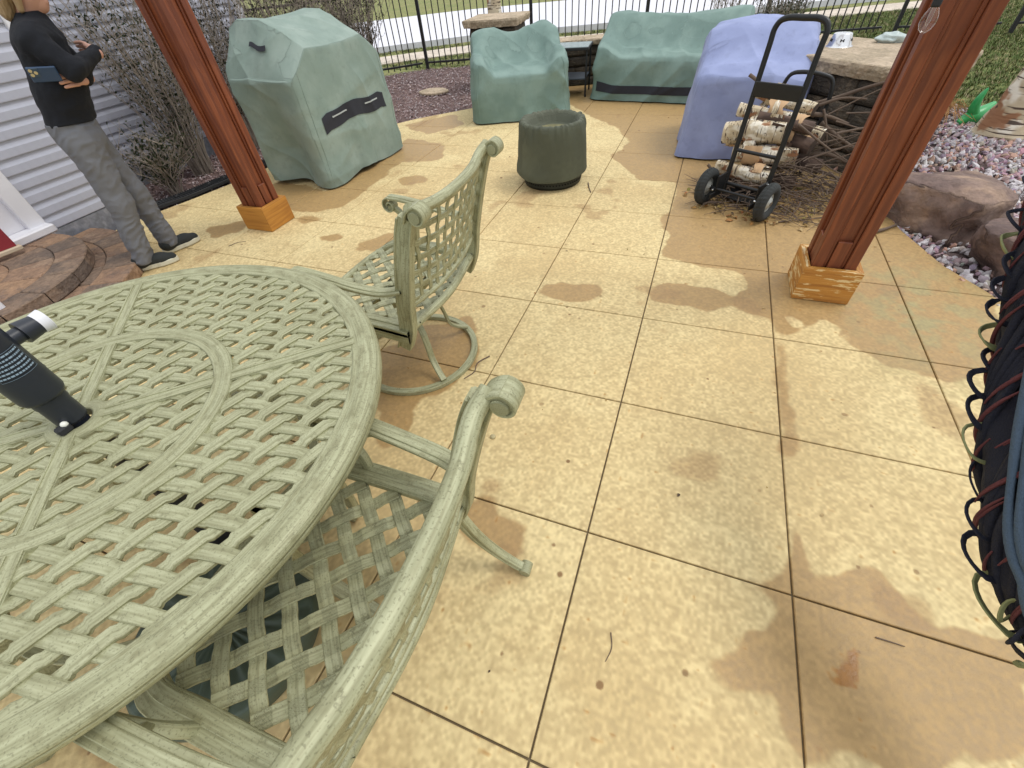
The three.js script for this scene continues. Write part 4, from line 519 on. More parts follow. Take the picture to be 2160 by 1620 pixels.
// ---------------------------------------------------------------- round lattice table
function runs(fn, inside, n, make) { let cur = []; for (let i = 0; i <= n; i++) { const t = i / n, p = fn(t); if (inside(p)) cur.push(p); else { if (cur.length > 2) make(cur); cur = []; } } if (cur.length > 2) make(cur); }
const UP = V(0, 1, 0);
{
  const TH = 0.72, t = thing('patio_table', 'round sage metal dining table with woven lattice top', 'table', [-1.245, 0, 0.458]), R = 0.70;
  const aA = -70 * Math.PI / 180, aB = -9 * Math.PI / 180, dA = [Math.cos(aA), Math.sin(aA)], dB = [Math.cos(aB), Math.sin(aB)], nA = [-dA[1], dA[0]], nB = [-dB[1], dB[0]], pA = 0.0535, pB = 0.0595;
  const tri = (x) => { const k = ((x % 2) + 2) % 2, d = Math.abs(k - 1); return clamp((0.5 - d) * 16, -1, 1); }; // +1 near odd, -1 near even crossings
  const strips = (d, n, pitch, od, on, op, sg) => { for (let k = -14; k <= 14; k++) { const c = k * pitch; if (Math.abs(c) > R) continue; const L = Math.sqrt(R * R - c * c); if (L < 0.03) continue;
    let cur = []; const flush = () => { if (cur.length > 2) mesh('slat', sweep(cur, UP, 0.031, 0.012), MAT.sage, t); cur = []; };
    const dq = (d[0] * on[0] + d[1] * on[1]) / op, q0 = (n[0] * on[0] + n[1] * on[1]) * c / op, S = [-L, L]; // crossings: q(s) = q0 + dq s
    for (let m = -40; m <= 40; m++) { const s = (m + 0.5 - q0) / dq; for (const e of [-0.0035, 0.0035]) if (Math.abs(s + e) < L - 0.002) S.push(s + e); } for (const e of [-1, 1]) { const hh = 0.045 * 0.045 - c * c; if (hh > 0) S.push(e * Math.sqrt(hh) * 0.999, e * Math.sqrt(hh) * 1.001); } S.sort((x, y) => x - y);
    for (const s of S) { const x = d[0] * s + n[0] * c, z = d[1] * s + n[1] * c; if (x * x + z * z < 0.045 * 0.045) { flush(); continue; } const w = tri(q0 + dq * s + k) * sg; cur.push(V(x, TH - 0.0095 + 0.0036 * w, z)); } flush(); } };
  strips(dA, nA, pA, dB, nB, pB, 1); strips(dB, nB, pB, dA, nA, pA, -1);
  mesh('rim', lathe([[0.690, TH - 0.016], [0.690, TH - 0.001], [0.694, TH + 0.002], [0.703, TH + 0.0025], [0.706, TH - 0.0005], [0.709, TH + 0.003], [0.725, TH + 0.006], [0.745, TH + 0.004], [0.757, TH - 0.003], [0.763, TH - 0.013], [0.762, TH - 0.018], [0.758, TH - 0.02], [0.762, TH - 0.023], [0.762, TH - 0.034], [0.754, TH - 0.042], [0.735, TH - 0.044], [0.72, TH - 0.03], [0.690, TH - 0.016]], 160), (() => { const m = MAT.sage.clone(); m.map = rep(sageTex, 1, 14); m.map.rotation = 0; m.map = rep(sageTex, 14, 1); m.bumpMap = rep(sageBump, 14, 1); m.side = THREE.DoubleSide; return m; })(), t);
  const ringM = MAT.sage.clone(); ringM.map = rep(sageTex, 7, 0.6); ringM.bumpMap = rep(sageBump, 7, 0.6); ringM.side = THREE.DoubleSide;
  mesh('inner_ring', lathe([[0.322, TH - 0.014], [0.322, TH + 0.001], [0.326, TH + 0.003], [0.336, TH + 0.003], [0.339, TH + 0.0005], [0.343, TH + 0.0005], [0.346, TH + 0.004], [0.368, TH + 0.004], [0.372, TH + 0.001], [0.372, TH - 0.014]], 120), ringM, t);
  for (let k = 0; k < 4; k++) { const a = (-133 + 90 * k) * Math.PI / 180 + 0.02, c = Math.cos(a), s = Math.sin(a); for (const [r0, r1] of [[0.05, 0.324], [0.37, 0.7]]) { const P = []; for (let i = 0; i <= 6; i++) { const r = lerp(r0, r1, i / 6); P.push(V(c * r, TH - 0.006, s * r)); } mesh('spoke', sweep(P, UP, 0.036, 0.016), MAT.sage, t); for (const o of [-0.0145, 0.0145]) mesh('bead', sweep(P.map((p) => V(p.x - s * o, p.y + 0.0085, p.z + c * o)), UP, 0.006, 0.005), MAT.sage, t); } }
  mesh('hub', lathe([[0.036, TH - 0.02], [0.036, TH + 0.002], [0.042, TH + 0.005], [0.052, TH + 0.005], [0.064, TH + 0.003], [0.07, TH - 0.002], [0.07, TH - 0.018]], 48), DS(MAT.sage), t);
  for (let k = 0; k < 4; k++) { const a = (-88 + 90 * k) * Math.PI / 180, c = Math.cos(a), s = Math.sin(a), P = curve([[0.62, 0.68, 0], [0.6, 0.62, 0], [0.5, 0.5, 0], [0.44, 0.34, 0], [0.5, 0.16, 0], [0.62, 0.04, 0], [0.66, 0.012, 0]].map(([r, y]) => [c * r, y, s * r]), 40); mesh('leg', sweep(P, V(-s, 0, c), 0.05, 0.04), MAT.sage, t); }
  mesh('leg_ring', sweep(Array.from({ length: 64 }, (_, i) => { const a = i / 64 * 6.2832; return V(Math.cos(a) * 0.44, 0.34, Math.sin(a) * 0.44); }), UP, 0.03, 0.018, true), MAT.sage, t);
}
{ // umbrella pole and its ribbed base
  const t = thing('umbrella_pole', 'black umbrella pole with a printed grip rising from the table hub', 'umbrella', [-1.245, 0, 0.458]), pm = std({ color: new THREE.Color(0.016, 0.02, 0.03), roughness: 0.38 });
  mesh('pole', lathe([[0, 0.1], [0.026, 0.1], [0.026, 0.728], [0.031, 0.73], [0.033, 0.737], [0.033, 0.79], [0.035, 0.793], [0.035, 0.81], [0.033, 0.82]], 32), pm, t);
  mesh('grip', lathe([[0.03, 0.812], [0.042, 0.814], [0.046, 0.824], [0.046, 0.872], [0.0468, 0.874], [0.046, 0.876], [0.046, 0.966], [0.0468, 0.968], [0.046, 0.97], [0.045, 1.03], [0.036, 1.05], [0.028, 1.052]], 40), pm, t);
  mesh('upper_pole', lathe([[0.027, 1.05], [0.026, 2.5], [0.0, 2.5]], 24), pm, t);
  { // printed rows of fine text on the grip
    const c = document.createElement('canvas'); c.width = 512; c.height = 256; const x = c.getContext('2d'); x.fillStyle = '#0a1220'; x.fillRect(0, 0, 512, 256); x.strokeStyle = '#8fa3b4'; x.lineWidth = 3; x.strokeRect(6, 6, 500, 244); x.fillStyle = '#8fa3b4'; const r = rng(77); for (let row = 0; row < 6; row++) { let px = 18; while (px < 480) { const w = 12 + r() * 40; x.fillRect(px, 22 + row * 37, Math.min(w, 490 - px), 16); px += w + 9; } }
    const g = new THREE.CylinderGeometry(0.0468, 0.0468, 0.062, 24, 1, true, -0.35, 1.7); const ct = new THREE.CanvasTexture(c); ct.colorSpace = THREE.SRGBColorSpace; mesh('printed_label', at(g, 0, 0.925, 0, Math.PI / 2 - 0.55), std({ map: ct, roughness: 0.45 }), t);
  }
  mesh('screw', at(new THREE.SphereGeometry(0.008, 16, 12), 0.028, 0.745, 0.026), std({ color: new THREE.Color(0.75, 0.75, 0.68), roughness: 0.35 }), t); mesh('bracket', at(bbox(0.022, 0.02, 0.03, 0.004), 0.026, 0.735, 0.034), MAT.blackMatte, t);
  const kn = mesh('crank', merge([tube([[0.0, 0.95, -0.03], [-0.005, 0.95, -0.075]], 0.017, 12, 4), at(new THREE.CylinderGeometry(0.026, 0.022, 0.034, 24).rotateX(Math.PI / 2), -0.005, 0.95, -0.082)]), pm, t); mesh('knob', at(new THREE.CylinderGeometry(0.023, 0.026, 0.02, 24).rotateX(Math.PI / 2), -0.005, 0.95, -0.109), MAT.white, kn);
  mesh('foot', lathe([[0, 0.001], [0.07, 0.001], [0.07, 0.03], [0.04, 0.05], [0.034, 0.34], [0.027, 0.35]], 32), MAT.blackMatte, t);
  const b = thing('round_tub', 'dark green ribbed round tub standing under the table', 'tub', [-0.965, 0.001, 0.685]), P = [], nT = 144, pr = [[0.24, 0.0], [0.262, 0.02], [0.27, 0.07], [0.268, 0.1], [0.255, 0.108], [0.19, 0.112], [0.08, 0.114], [0.01, 0.114]]; for (let i = 0; i < nT; i++) { const a = i / nT * 6.2832; pr.forEach(([r, y], k) => P.push(V(Math.cos(a) * r, y + (k > 3 && k < 7 ? 0.005 * Math.cos(a * 30) : 0), Math.sin(a) * r))); }
  mesh('shell', uvm(fromGrid(P, nT, pr.length, true)), DS(std({ color: new THREE.Color(0.06, 0.085, 0.06), roughness: 0.55, bumpMap: bumpFine, bumpScale: 0.001 })), b);
}
// ---------------------------------------------------------------- cast metal chairs (local front = +z)
function scroll(cx, cy, cz, r, w, dir, a0, turns = 1.35) { // spiral roll about the x axis
  const P = [], U = [], n = 46; for (let i = 0; i <= n; i++) { const t = i / n, a = a0 + dir * t * turns * 6.2832, q = r * (1 - 0.72 * t); P.push(V(cx, cy + Math.sin(a) * q, cz + Math.cos(a) * q)); U.push(V(0, Math.sin(a), Math.cos(a))); } return sweep(P, U, w, 0.0075);
}
function chair(name, label, x, z, turn, swivel) {
  const t = thing(name, label, 'chair', [x, 0, z], turn), W = 0.308, dy = swivel ? 0.035 : 0, sy = 0.415 + dy;
  const backC = (y) => { const u = (y - 0.4) / 0.5; return -0.235 - 0.09 * u - 0.045 * u * u; }; // side profile of the back
  for (const s of [-1, 1]) {
    const st = curve([[s * W, 0.315 + dy, -0.2], [s * W, 0.4 + dy, -0.236], [s * W, 0.55 + dy, backC(0.55)], [s * W, 0.7 + dy, backC(0.7)], [s * W, 0.82 + dy, backC(0.82)], [s * W, 0.88 + dy, backC(0.88) - 0.004]], 40);
    mesh('stile', sweep(st, V(s, 0, 0), (u) => lerp(0.062, 0.05, Math.abs(u - 0.4) * 1.6), 0.03), MAT.sage, t); mesh('stile_edge', merge([sweep(st.map((p) => V(p.x, p.y, p.z - 0.028)), V(s, 0, 0), 0.008, 0.037), sweep(st.map((p) => V(p.x, p.y, p.z + 0.028)), V(s, 0, 0), 0.008, 0.037)]), MAT.sage, t);
    const tz = backC(0.88) - 0.004, lead = curve([[s * W, 0.87 + dy, tz + 0.004], [s * W, 0.9 + dy, tz - 0.012], [s * W, 0.918 + dy, tz - 0.035], [s * W, 0.922 + dy, tz - 0.048]], 14);
    const sc = mesh('scroll', merge([sweep(lead, lead.map((p, i) => V(0, lerp(0.3, 1, i / 14), lerp(1, 0.05, i / 14))), 0.056, 0.01), scroll(s * W, 0.8905 + dy, tz - 0.046, 0.0315, 0.056, 1, Math.PI / 2, 1.3).scale(1, 1, 1)]), MAT.sage, t);
    mesh('scroll_eye', merge([at(new THREE.CylinderGeometry(0.017, 0.017, 0.06, 24).rotateZ(Math.PI / 2), s * W, 0.8905 + dy, tz - 0.046), at(new THREE.CylinderGeometry(0.027, 0.027, 0.047, 28).rotateZ(Math.PI / 2), s * W, 0.8905 + dy, tz - 0.046)]), MAT.sage, sc);
    // arm, its scroll and its forked support
    const ax = W + 0.02, ay = 0.635 + dy, arm = curve([[s * W, 0.6 + dy, backC(0.6) + 0.015], [s * (ax), 0.59 + dy, -0.2], [s * (ax + 0.012), 0.598 + dy, -0.1], [s * (ax + 0.016), 0.622 + dy, 0.03], [s * (ax + 0.016), ay, 0.13], [s * (ax + 0.016), ay + 0.004, 0.185]], 40);
    mesh('arm', merge([sweep(arm, UP, 0.05, 0.013), sweep(arm.map((p) => V(p.x, p.y + 0.0075, p.z)), UP, 0.026, 0.006)]), MAT.sage, t);
    mesh('arm_scroll', scroll(s * (ax + 0.016), ay - 0.034, 0.187, 0.038, 0.048, -1, Math.PI / 2, 1.25), MAT.sage, t);
    mesh('arm_support', merge([sweep(curve([[s * (W + 0.004), sy - 0.02, 0.06], [s * ax, 0.47 + dy, 0.075], [s * (ax + 0.012), 0.53 + dy, 0.115], [s * (ax + 0.016), 0.58 + dy, 0.16], [s * (ax + 0.016), 0.592 + dy, 0.2]], 26), V(1, 0, 0), 0.026, 0.024), sweep(curve([[s * (ax + 0.008), 0.51 + dy, 0.1], [s * (ax + 0.012), 0.56 + dy, 0.06], [s * (ax + 0.013), 0.596 + dy, 0.0], [s * (ax + 0.012), 0.592 + dy, -0.05]], 20), V(1, 0, 0), 0.02, 0.02)]), MAT.sage, t);
    // seat side rail with a ridge
    const rl = curve([[s * W, sy - 0.012, -0.25], [s * W, sy, -0.1], [s * W, sy + 0.004, 0.08], [s * W, sy - 0.004, 0.2], [s * (W - 0.012), sy - 0.03, 0.262]], 30);
    mesh('side_rail', merge([sweep(rl, UP, 0.062, 0.026), sweep(rl.map((p) => V(p.x - s * 0.012, p.y + 0.013, p.z)), UP, 0.03, 0.009), sweep(rl.map((p) => V(p.x + s * 0.027, p.y - 0.02, p.z)), UP, 0.008, 0.05)]), MAT.sage, t);
  }
  // rails of the seat and back
  const tube2 = (pts, r) => { const g = tube(pts, r, 14, 36), uv = g.attributes.uv; for (let i = 0; i < uv.count; i++) uv.setXY(i, uv.getY(i), uv.getX(i)); return g; };
  mesh('front_rail', tube2([[-W + 0.01, sy - 0.03, 0.26], [-0.15, sy - 0.03, 0.285], [0.15, sy - 0.03, 0.285], [W - 0.01, sy - 0.03, 0.26]], 0.017), MAT.sage, t);
  mesh('rear_rail', tube2([[-W, sy - 0.012, -0.238], [0, sy - 0.026, -0.262], [W, sy - 0.012, -0.238]], 0.018), MAT.sage, t);
  const bz = (y, x) => backC(y) - 0.035 * (1 - Math.pow(x / W, 2));
  mesh('top_rail', tube2([[-W - 0.0, 0.905 + dy, backC(0.88) - 0.02], [-W + 0.045, 0.885 + dy, bz(0.87, W * 0.85)], [-W * 0.5, 0.868 + dy, bz(0.865, W * 0.5)], [0, 0.862 + dy, bz(0.86, 0)], [W * 0.5, 0.868 + dy, bz(0.865, W * 0.5)], [W - 0.045, 0.885 + dy, bz(0.87, W * 0.85)], [W, 0.905 + dy, backC(0.88) - 0.02]], 0.02), MAT.sage, t);
  mesh('lower_back_rail', tube2([[-W, 0.515 + dy, backC(0.515)], [-W * 0.5, 0.50 + dy, bz(0.5, W * 0.5)], [0, 0.497 + dy, bz(0.497, 0)], [W * 0.5, 0.50 + dy, bz(0.5, W * 0.5)], [W, 0.515 + dy, backC(0.515)]], 0.013), MAT.sage, t);
  // seat straps: two families of bowed diagonals, woven
  const dish = (x, zz) => sy - 0.004 - 0.012 * (1 - Math.pow(x / 0.27, 2)) - 0.01 * sst(0.1, 0.27, zz), inS = (p) => Math.abs(p.x) < W - 0.028 && p.z > -0.25 && p.z < 0.272;
  const tri = (v) => { const k = ((v % 2) + 2) % 2; return clamp((0.5 - Math.abs(k - 1)) * 9, -1, 1); };
  for (const f of [-1, 1]) for (let k = -7; k <= 7; k++) runs((u) => { const q = lerp(-0.55, 0.55, u), c = k * 0.074, xx = (q * 0.72 * f + c * 0.72) + f * 0.10 * 0, zz = q * 0.72 - c * f * 0.72 * 1 + 0.01; const bow = 0.10 * (0.09 - q * q) * (1 - Math.abs(k) / 12); const px = xx + (c > 0 ? 1 : -1) * bow * 0.7, w = tri(q / 0.074 + k) * f; return V(px, dish(px, zz) + 0.0026 * w, zz); }, inS, 260, (c) => mesh('strap', sweep(c, UP, 0.037, 0.007), MAT.strap, t));
  // back straps: uprights and sagging cross straps
  const onB = (x, y, o) => V(x, y + dy, bz(y, x) + o);
  for (let k = -5; k <= 5; k++) { const x0 = k * 0.06; runs((u) => { const y = lerp(0.49, 0.875, u), x = x0 * (0.86 + 0.22 * u); return onB(x, y, 0.0024 * tri((y - 0.49) / 0.052 + k)); }, (p) => Math.abs(p.x) < W - 0.02, 60, (c) => mesh('back_strap', sweep(c, V(0, 0.15, 1), 0.021, 0.0065), MAT.sage, t)); }
  for (let j = 0; j < 7; j++) { const y0 = 0.51 + j * 0.06; runs((u) => { const x = lerp(-W, W, u), y = y0 - 0.055 * (1 - Math.pow(x / W, 2)) + 0.03; return onB(x, y, -0.0024 * tri(x / 0.058 + 0.5 + j)); }, (p) => p.y - dy < 0.872 && p.y - dy > 0.49, 70, (c) => mesh('back_strap', sweep(c, V(0, 0.15, 1), 0.023, 0.0065), MAT.sage, t)); }
  if (swivel) {
    const ring = Array.from({ length: 72 }, (_, i) => { const a = i / 72 * 6.2832; return V(Math.cos(a) * 0.3, 0.012, Math.sin(a) * 0.3); }); mesh('base_ring', sweep(ring, UP, 0.032, 0.024, true), MAT.sage, t);
    for (let k = 0; k < 4; k++) { const a = k * Math.PI / 2 + 0.62, c = Math.cos(a), s = Math.sin(a); mesh('base_leg', sweep(curve([[0.03, 0.3], [0.1, 0.29], [0.165, 0.245], [0.19, 0.17], [0.205, 0.1], [0.25, 0.055], [0.3, 0.03]].map(([r, y]) => [c * r, y, s * r]), 30), V(0, 1, 0).addScaledVector(V(c, 0, s), 0.4), 0.03, 0.014), MAT.sage, t); }
    mesh('swivel_plate', merge([at(bbox(0.2, 0.02, 0.2, 0.004), 0, 0.385, 0), at(new THREE.CylinderGeometry(0.035, 0.045, 0.1, 24), 0, 0.33, 0), at(bbox(0.56, 0.018, 0.04, 0.004), 0, 0.402, 0.07), at(bbox(0.56, 0.018, 0.04, 0.004), 0, 0.402, -0.09)]), MAT.sage, t);
    mesh('spring', sweep(curve([[0.0, 0.34, -0.03], [0.02, 0.29, -0.07], [0, 0.25, -0.09], [-0.02, 0.29, -0.07]], 16), UP, 0.006, 0.006), MAT.sage, t);
  } else for (const s of [-1, 1]) {
    const P = curve([[s * (W - 0.01), sy - 0.02, -0.2], [s * (W - 0.008), 0.3, -0.228], [s * (W - 0.002), 0.2, -0.262], [s * (W + 0.008), 0.1, -0.315], [s * (W + 0.014), 0.035, -0.372], [s * (W + 0.016), 0.018, -0.4]], 34); mesh('rear_leg', merge([sweep(P, V(s, 0, 0), (u) => lerp(0.05, 0.028, u), 0.026), sweep(P.map((p) => V(p.x, p.y, p.z)), V(s, 0, 0), 0.01, 0.034)]), MAT.sage, t); mesh('foot', at(new THREE.CylinderGeometry(0.019, 0.019, 0.04, 20).rotateZ(Math.PI / 2), s * (W + 0.016), 0.0205, -0.404), MAT.sage, t);
    const Q = curve([[s * (W - 0.01), sy - 0.02, 0.2], [s * (W - 0.006), 0.3, 0.225], [s * W, 0.18, 0.235], [s * (W + 0.004), 0.07, 0.25], [s * (W + 0.006), 0.018, 0.275]], 30); mesh('front_leg', sweep(Q, V(s, 0, 0), (u) => lerp(0.05, 0.028, u), 0.026), MAT.sage, t); mesh('foot', at(new THREE.CylinderGeometry(0.017, 0.017, 0.04, 20).rotateZ(Math.PI / 2), s * (W + 0.006), 0.0185, 0.28), MAT.sage, t);
  }
  return t;
}
chair('swivel_chair', 'sage metal swivel armchair with lattice back on a ring base', -1.08, -0.695, -Math.PI / 2, true);
chair('patio_chair', 'sage metal armchair with four curved legs pushed under the table', -0.562, 0.53, -Math.PI / 2 + 0.02, false);
// ---------------------------------------------------------------- hand truck, firewood, brush
{
  const t = thing('hand_truck', 'black tubular hand truck with two pneumatic wheels before the firewood', 'hand truck', [0.42, 0, -2.75], -0.512);
  const X = 0.15, fz = (y) => -0.1 - 0.1 * y, r = 0.0165;
  mesh('frame', tube([[-X, 0.07, fz(0.07)], [-X, 0.5, fz(0.5)], [-X, 0.95, fz(0.95)], [-X, 1.02, fz(1.02)], [-X + 0.02, 1.055, fz(1.05)], [-X + 0.06, 1.07, fz(1.07)], [0, 1.072, fz(1.07)], [X - 0.06, 1.07, fz(1.07)], [X - 0.02, 1.055, fz(1.05)], [X, 1.02, fz(1.02)], [X, 0.95, fz(0.95)], [X, 0.5, fz(0.5)], [X, 0.07, fz(0.07)]], r, 14, 160), MAT.black, t);
  mesh('cross_plate', at(bbox(0.3, 0.085, 0.012, 0.004), 0, 0.72, fz(0.72) + 0.016), MAT.black, t); mesh('cross_bar', tube([[-X, 0.36, fz(0.36)], [0, 0.36, fz(0.36)], [X, 0.36, fz(0.36)]], 0.012, 12, 6), MAT.black, t); mesh('cross_bar', tube([[-X, 0.14, fz(0.14)], [0, 0.14, fz(0.14)], [X, 0.14, fz(0.14)]], 0.012, 12, 6), MAT.black, t);
  mesh('nose_plate', at(bbox(0.36, 0.008, 0.26, 0.003), 0, 0.035, -0.25), MAT.black, t); mesh('axle', tube([[-0.26, 0.127, 0], [0, 0.127, 0], [0.26, 0.127, 0]], 0.009, 10, 6), MAT.black, t);
  for (const s of [-1, 1]) {
    mesh('bracket', merge([at(bbox(0.012, 0.14, 0.14, 0.003), s * X, 0.15, -0.06), at(bbox(0.012, 0.04, 0.22, 0.003), s * X, 0.09, -0.04)]), MAT.black, t); for (const [y, z] of [[0.2, -0.1], [0.1, -0.1], [0.127, 0.03]]) mesh('bolt', at(new THREE.CylinderGeometry(0.008, 0.008, 0.012, 8).rotateZ(Math.PI / 2), s * (X + 0.01), y, z), MAT.steel, t);
    const w = new THREE.Group(); w.name = 'wheel'; w.position.set(s * 0.228, 0.127, 0); t.add(w);
    const ty = []; for (let i = 0; i <= 18; i++) { const a = i / 18 * 6.2832; ty.push([0.092 + Math.cos(a) * 0.034, Math.sin(a) * 0.036]); } const P = [], nT = 96; for (let i = 0; i < nT; i++) { const a = i / nT * 6.2832; ty.forEach(([q, x], k) => { const tr = q > 0.115 ? 0.0022 * Math.sign(Math.sin(a * 30 + (x > 0 ? 3.1 : 0))) : 0; P.push(V(x, Math.cos(a) * (q + tr), Math.sin(a) * (q + tr))); }); } mesh('tyre', fromGrid(P, nT, ty.length, true), MAT.rubber, w);
    mesh('rim', lathe([[0.012, 0.028], [0.03, 0.026], [0.045, 0.01], [0.06, 0.012], [0.066, 0.024], [0.07, 0.022], [0.066, -0.022], [0.06, -0.012], [0.045, -0.01], [0.03, -0.026], [0.012, -0.028]], 40).rotateZ(Math.PI / 2), DS(MAT.wheelRim), w); mesh('hub', new THREE.CylinderGeometry(0.016, 0.016, 0.066, 20).rotateZ(Math.PI / 2), MAT.steel, w);
  }
  const rk = thing('firewood_rack', 'black tubular hoop of a log rack behind the stacked firewood', 'log rack', [0, 0, 0]); mesh('hoop', tube([[0.6, 0.02, -3.62], [0.6, 0.4, -3.62], [0.605, 0.6, -3.6], [0.635, 0.68, -3.59], [0.7, 0.695, -3.58], [0.84, 0.68, -3.555], [0.9, 0.655, -3.55], [0.925, 0.59, -3.545], [0.93, 0.4, -3.54], [0.93, 0.02, -3.54]], 0.014, 12, 90), MAT.black, rk); mesh('foot_rail', tube([[0.6, 0.016, -3.64], [0.62, 0.016, -3.3], [0.62, 0.016, -3.0]], 0.013, 10, 10), MAT.black, rk);
}
function log(a, b, r0, label, mat, seed, flaps = 3) {
  const A = V(...a), B = V(...b), d = B.clone().sub(A), L = d.length(); d.normalize(); const mid = A.clone().lerp(B, 0.5), t = thing('firewood_log', label, 'log', [mid.x, mid.y, mid.z], 0, 'firewood stacked behind the hand truck'); t.quaternion.setFromUnitVectors(V(0, 1, 0), d);
  const r = rng(seed), n = 30, m = 22, P = []; for (let i = 0; i <= n; i++) for (let j = 0; j <= m; j++) { const al = j / m * 6.2832, y = (i / n - 0.5) * L, q = r0 * (1 + 0.16 * n3(Math.cos(al) * 1.2 + seed, y * 5, Math.sin(al) * 1.2) + 0.05 * n3(Math.cos(al) * 5, y * 22 + seed, Math.sin(al) * 5)); P.push(V(Math.cos(al) * q + 0.015 * Math.sin(y * 5 + seed), y, Math.sin(al) * q)); }
  mesh('bark', fromGrid(P, n + 1, m + 1, false, (i, j) => [j / m, i / n * L * 2 + seed]), mat, t);
  for (const e of [0, n]) { const ps = [0, (e / n - 0.5) * L + (e ? 0.004 : -0.004), 0], id = []; for (let j = 0; j <= m; j++) { const q = P[e * (m + 1) + j]; ps.push(q.x, q.y, q.z); } for (let j = 0; j < m; j++) id.push(0, e ? j + 2 : j + 1, e ? j + 1 : j + 2); const g = new THREE.BufferGeometry(); g.setAttribute('position', new THREE.Float32BufferAttribute(ps, 3)); g.setIndex(id); g.computeVertexNormals(); uvm(g, 8); mesh('cut_end', g, DS(MAT.cutEnd), t); }
  for (let k = 0; k < flaps; k++) { const a0 = r() * 6.28, y0 = (r() - 0.5) * L * 0.8, wd = 0.04 + 0.08 * r(), ln = 0.05 + 0.09 * r(), Q = []; for (let i = 0; i <= 10; i++) for (let j = 0; j <= 8; j++) { const u = i / 10, v = j / 8, al = a0 + u * ln / r0, q = r0 * 1.06 + 0.045 * u * u + 0.01 * n3(u * 3, v * 3, k + seed), w = wd * (1 + 0.5 * n3(u * 4 + k, seed, v)); Q.push(V(Math.cos(al) * q, y0 + (v - 0.5) * w, Math.sin(al) * q)); } mesh('peeling_bark', fromGrid(Q, 11, 9, false, (i, j) => [i / 10 * 0.3 + k * 0.2, j / 8 * 0.2]), k % 3 === 1 ? MAT.bark : DS(mat), t); }
  return t;
}
log([0.27, 0.36, -3.31], [0.67, 0.385, -3.22], 0.076, 'thick cream birch log lying across the middle of the pile', MAT.birch, 61, 9);
log([0.36, 0.24, -3.21], [0.79, 0.262, -3.15], 0.06, 'cream birch log just under the thick middle log', MAT.birch, 62, 7);
log([0.27, 0.15, -3.17], [0.64, 0.155, -3.04], 0.052, 'lowest birch log with orange peeling bark above the wheels', MAT.birch, 63, 12);
log([0.33, 0.5, -3.38], [0.77, 0.475, -3.27], 0.044, 'slim white birch log on top of the thick log', MAT.birch, 64, 6);
log([0.43, 0.6, -3.52], [0.82, 0.525, -3.3], 0.042, 'topmost white birch log slanting to the right', MAT.birch, 65, 7);
log([0.6, 0.36, -3.36], [0.87, 0.315, -3.18], 0.05, 'reddish brown log with torn bark at the right of the pile', MAT.barkDark, 66, 9);
log([0.47, 0.47, -3.3], [0.83, 0.42, -3.2], 0.042, 'dark barked log with a cut end facing right', MAT.barkDark, 67, 2);
log([0.5, 0.41, -3.5], [0.93, 0.37, -3.26], 0.048, 'grey white log behind the dark barked log', MAT.birch, 68, 3);
log([0.5, 0.2, -3.42], [0.98, 0.19, -3.22], 0.05, 'shaded log low at the back of the pile', MAT.barkDark, 69, 2);
log([0.35, 0.07, -3.3], [0.85, 0.065, -3.2], 0.055, 'brown log lying on the patio under the pile', MAT.barkDark, 70, 2);
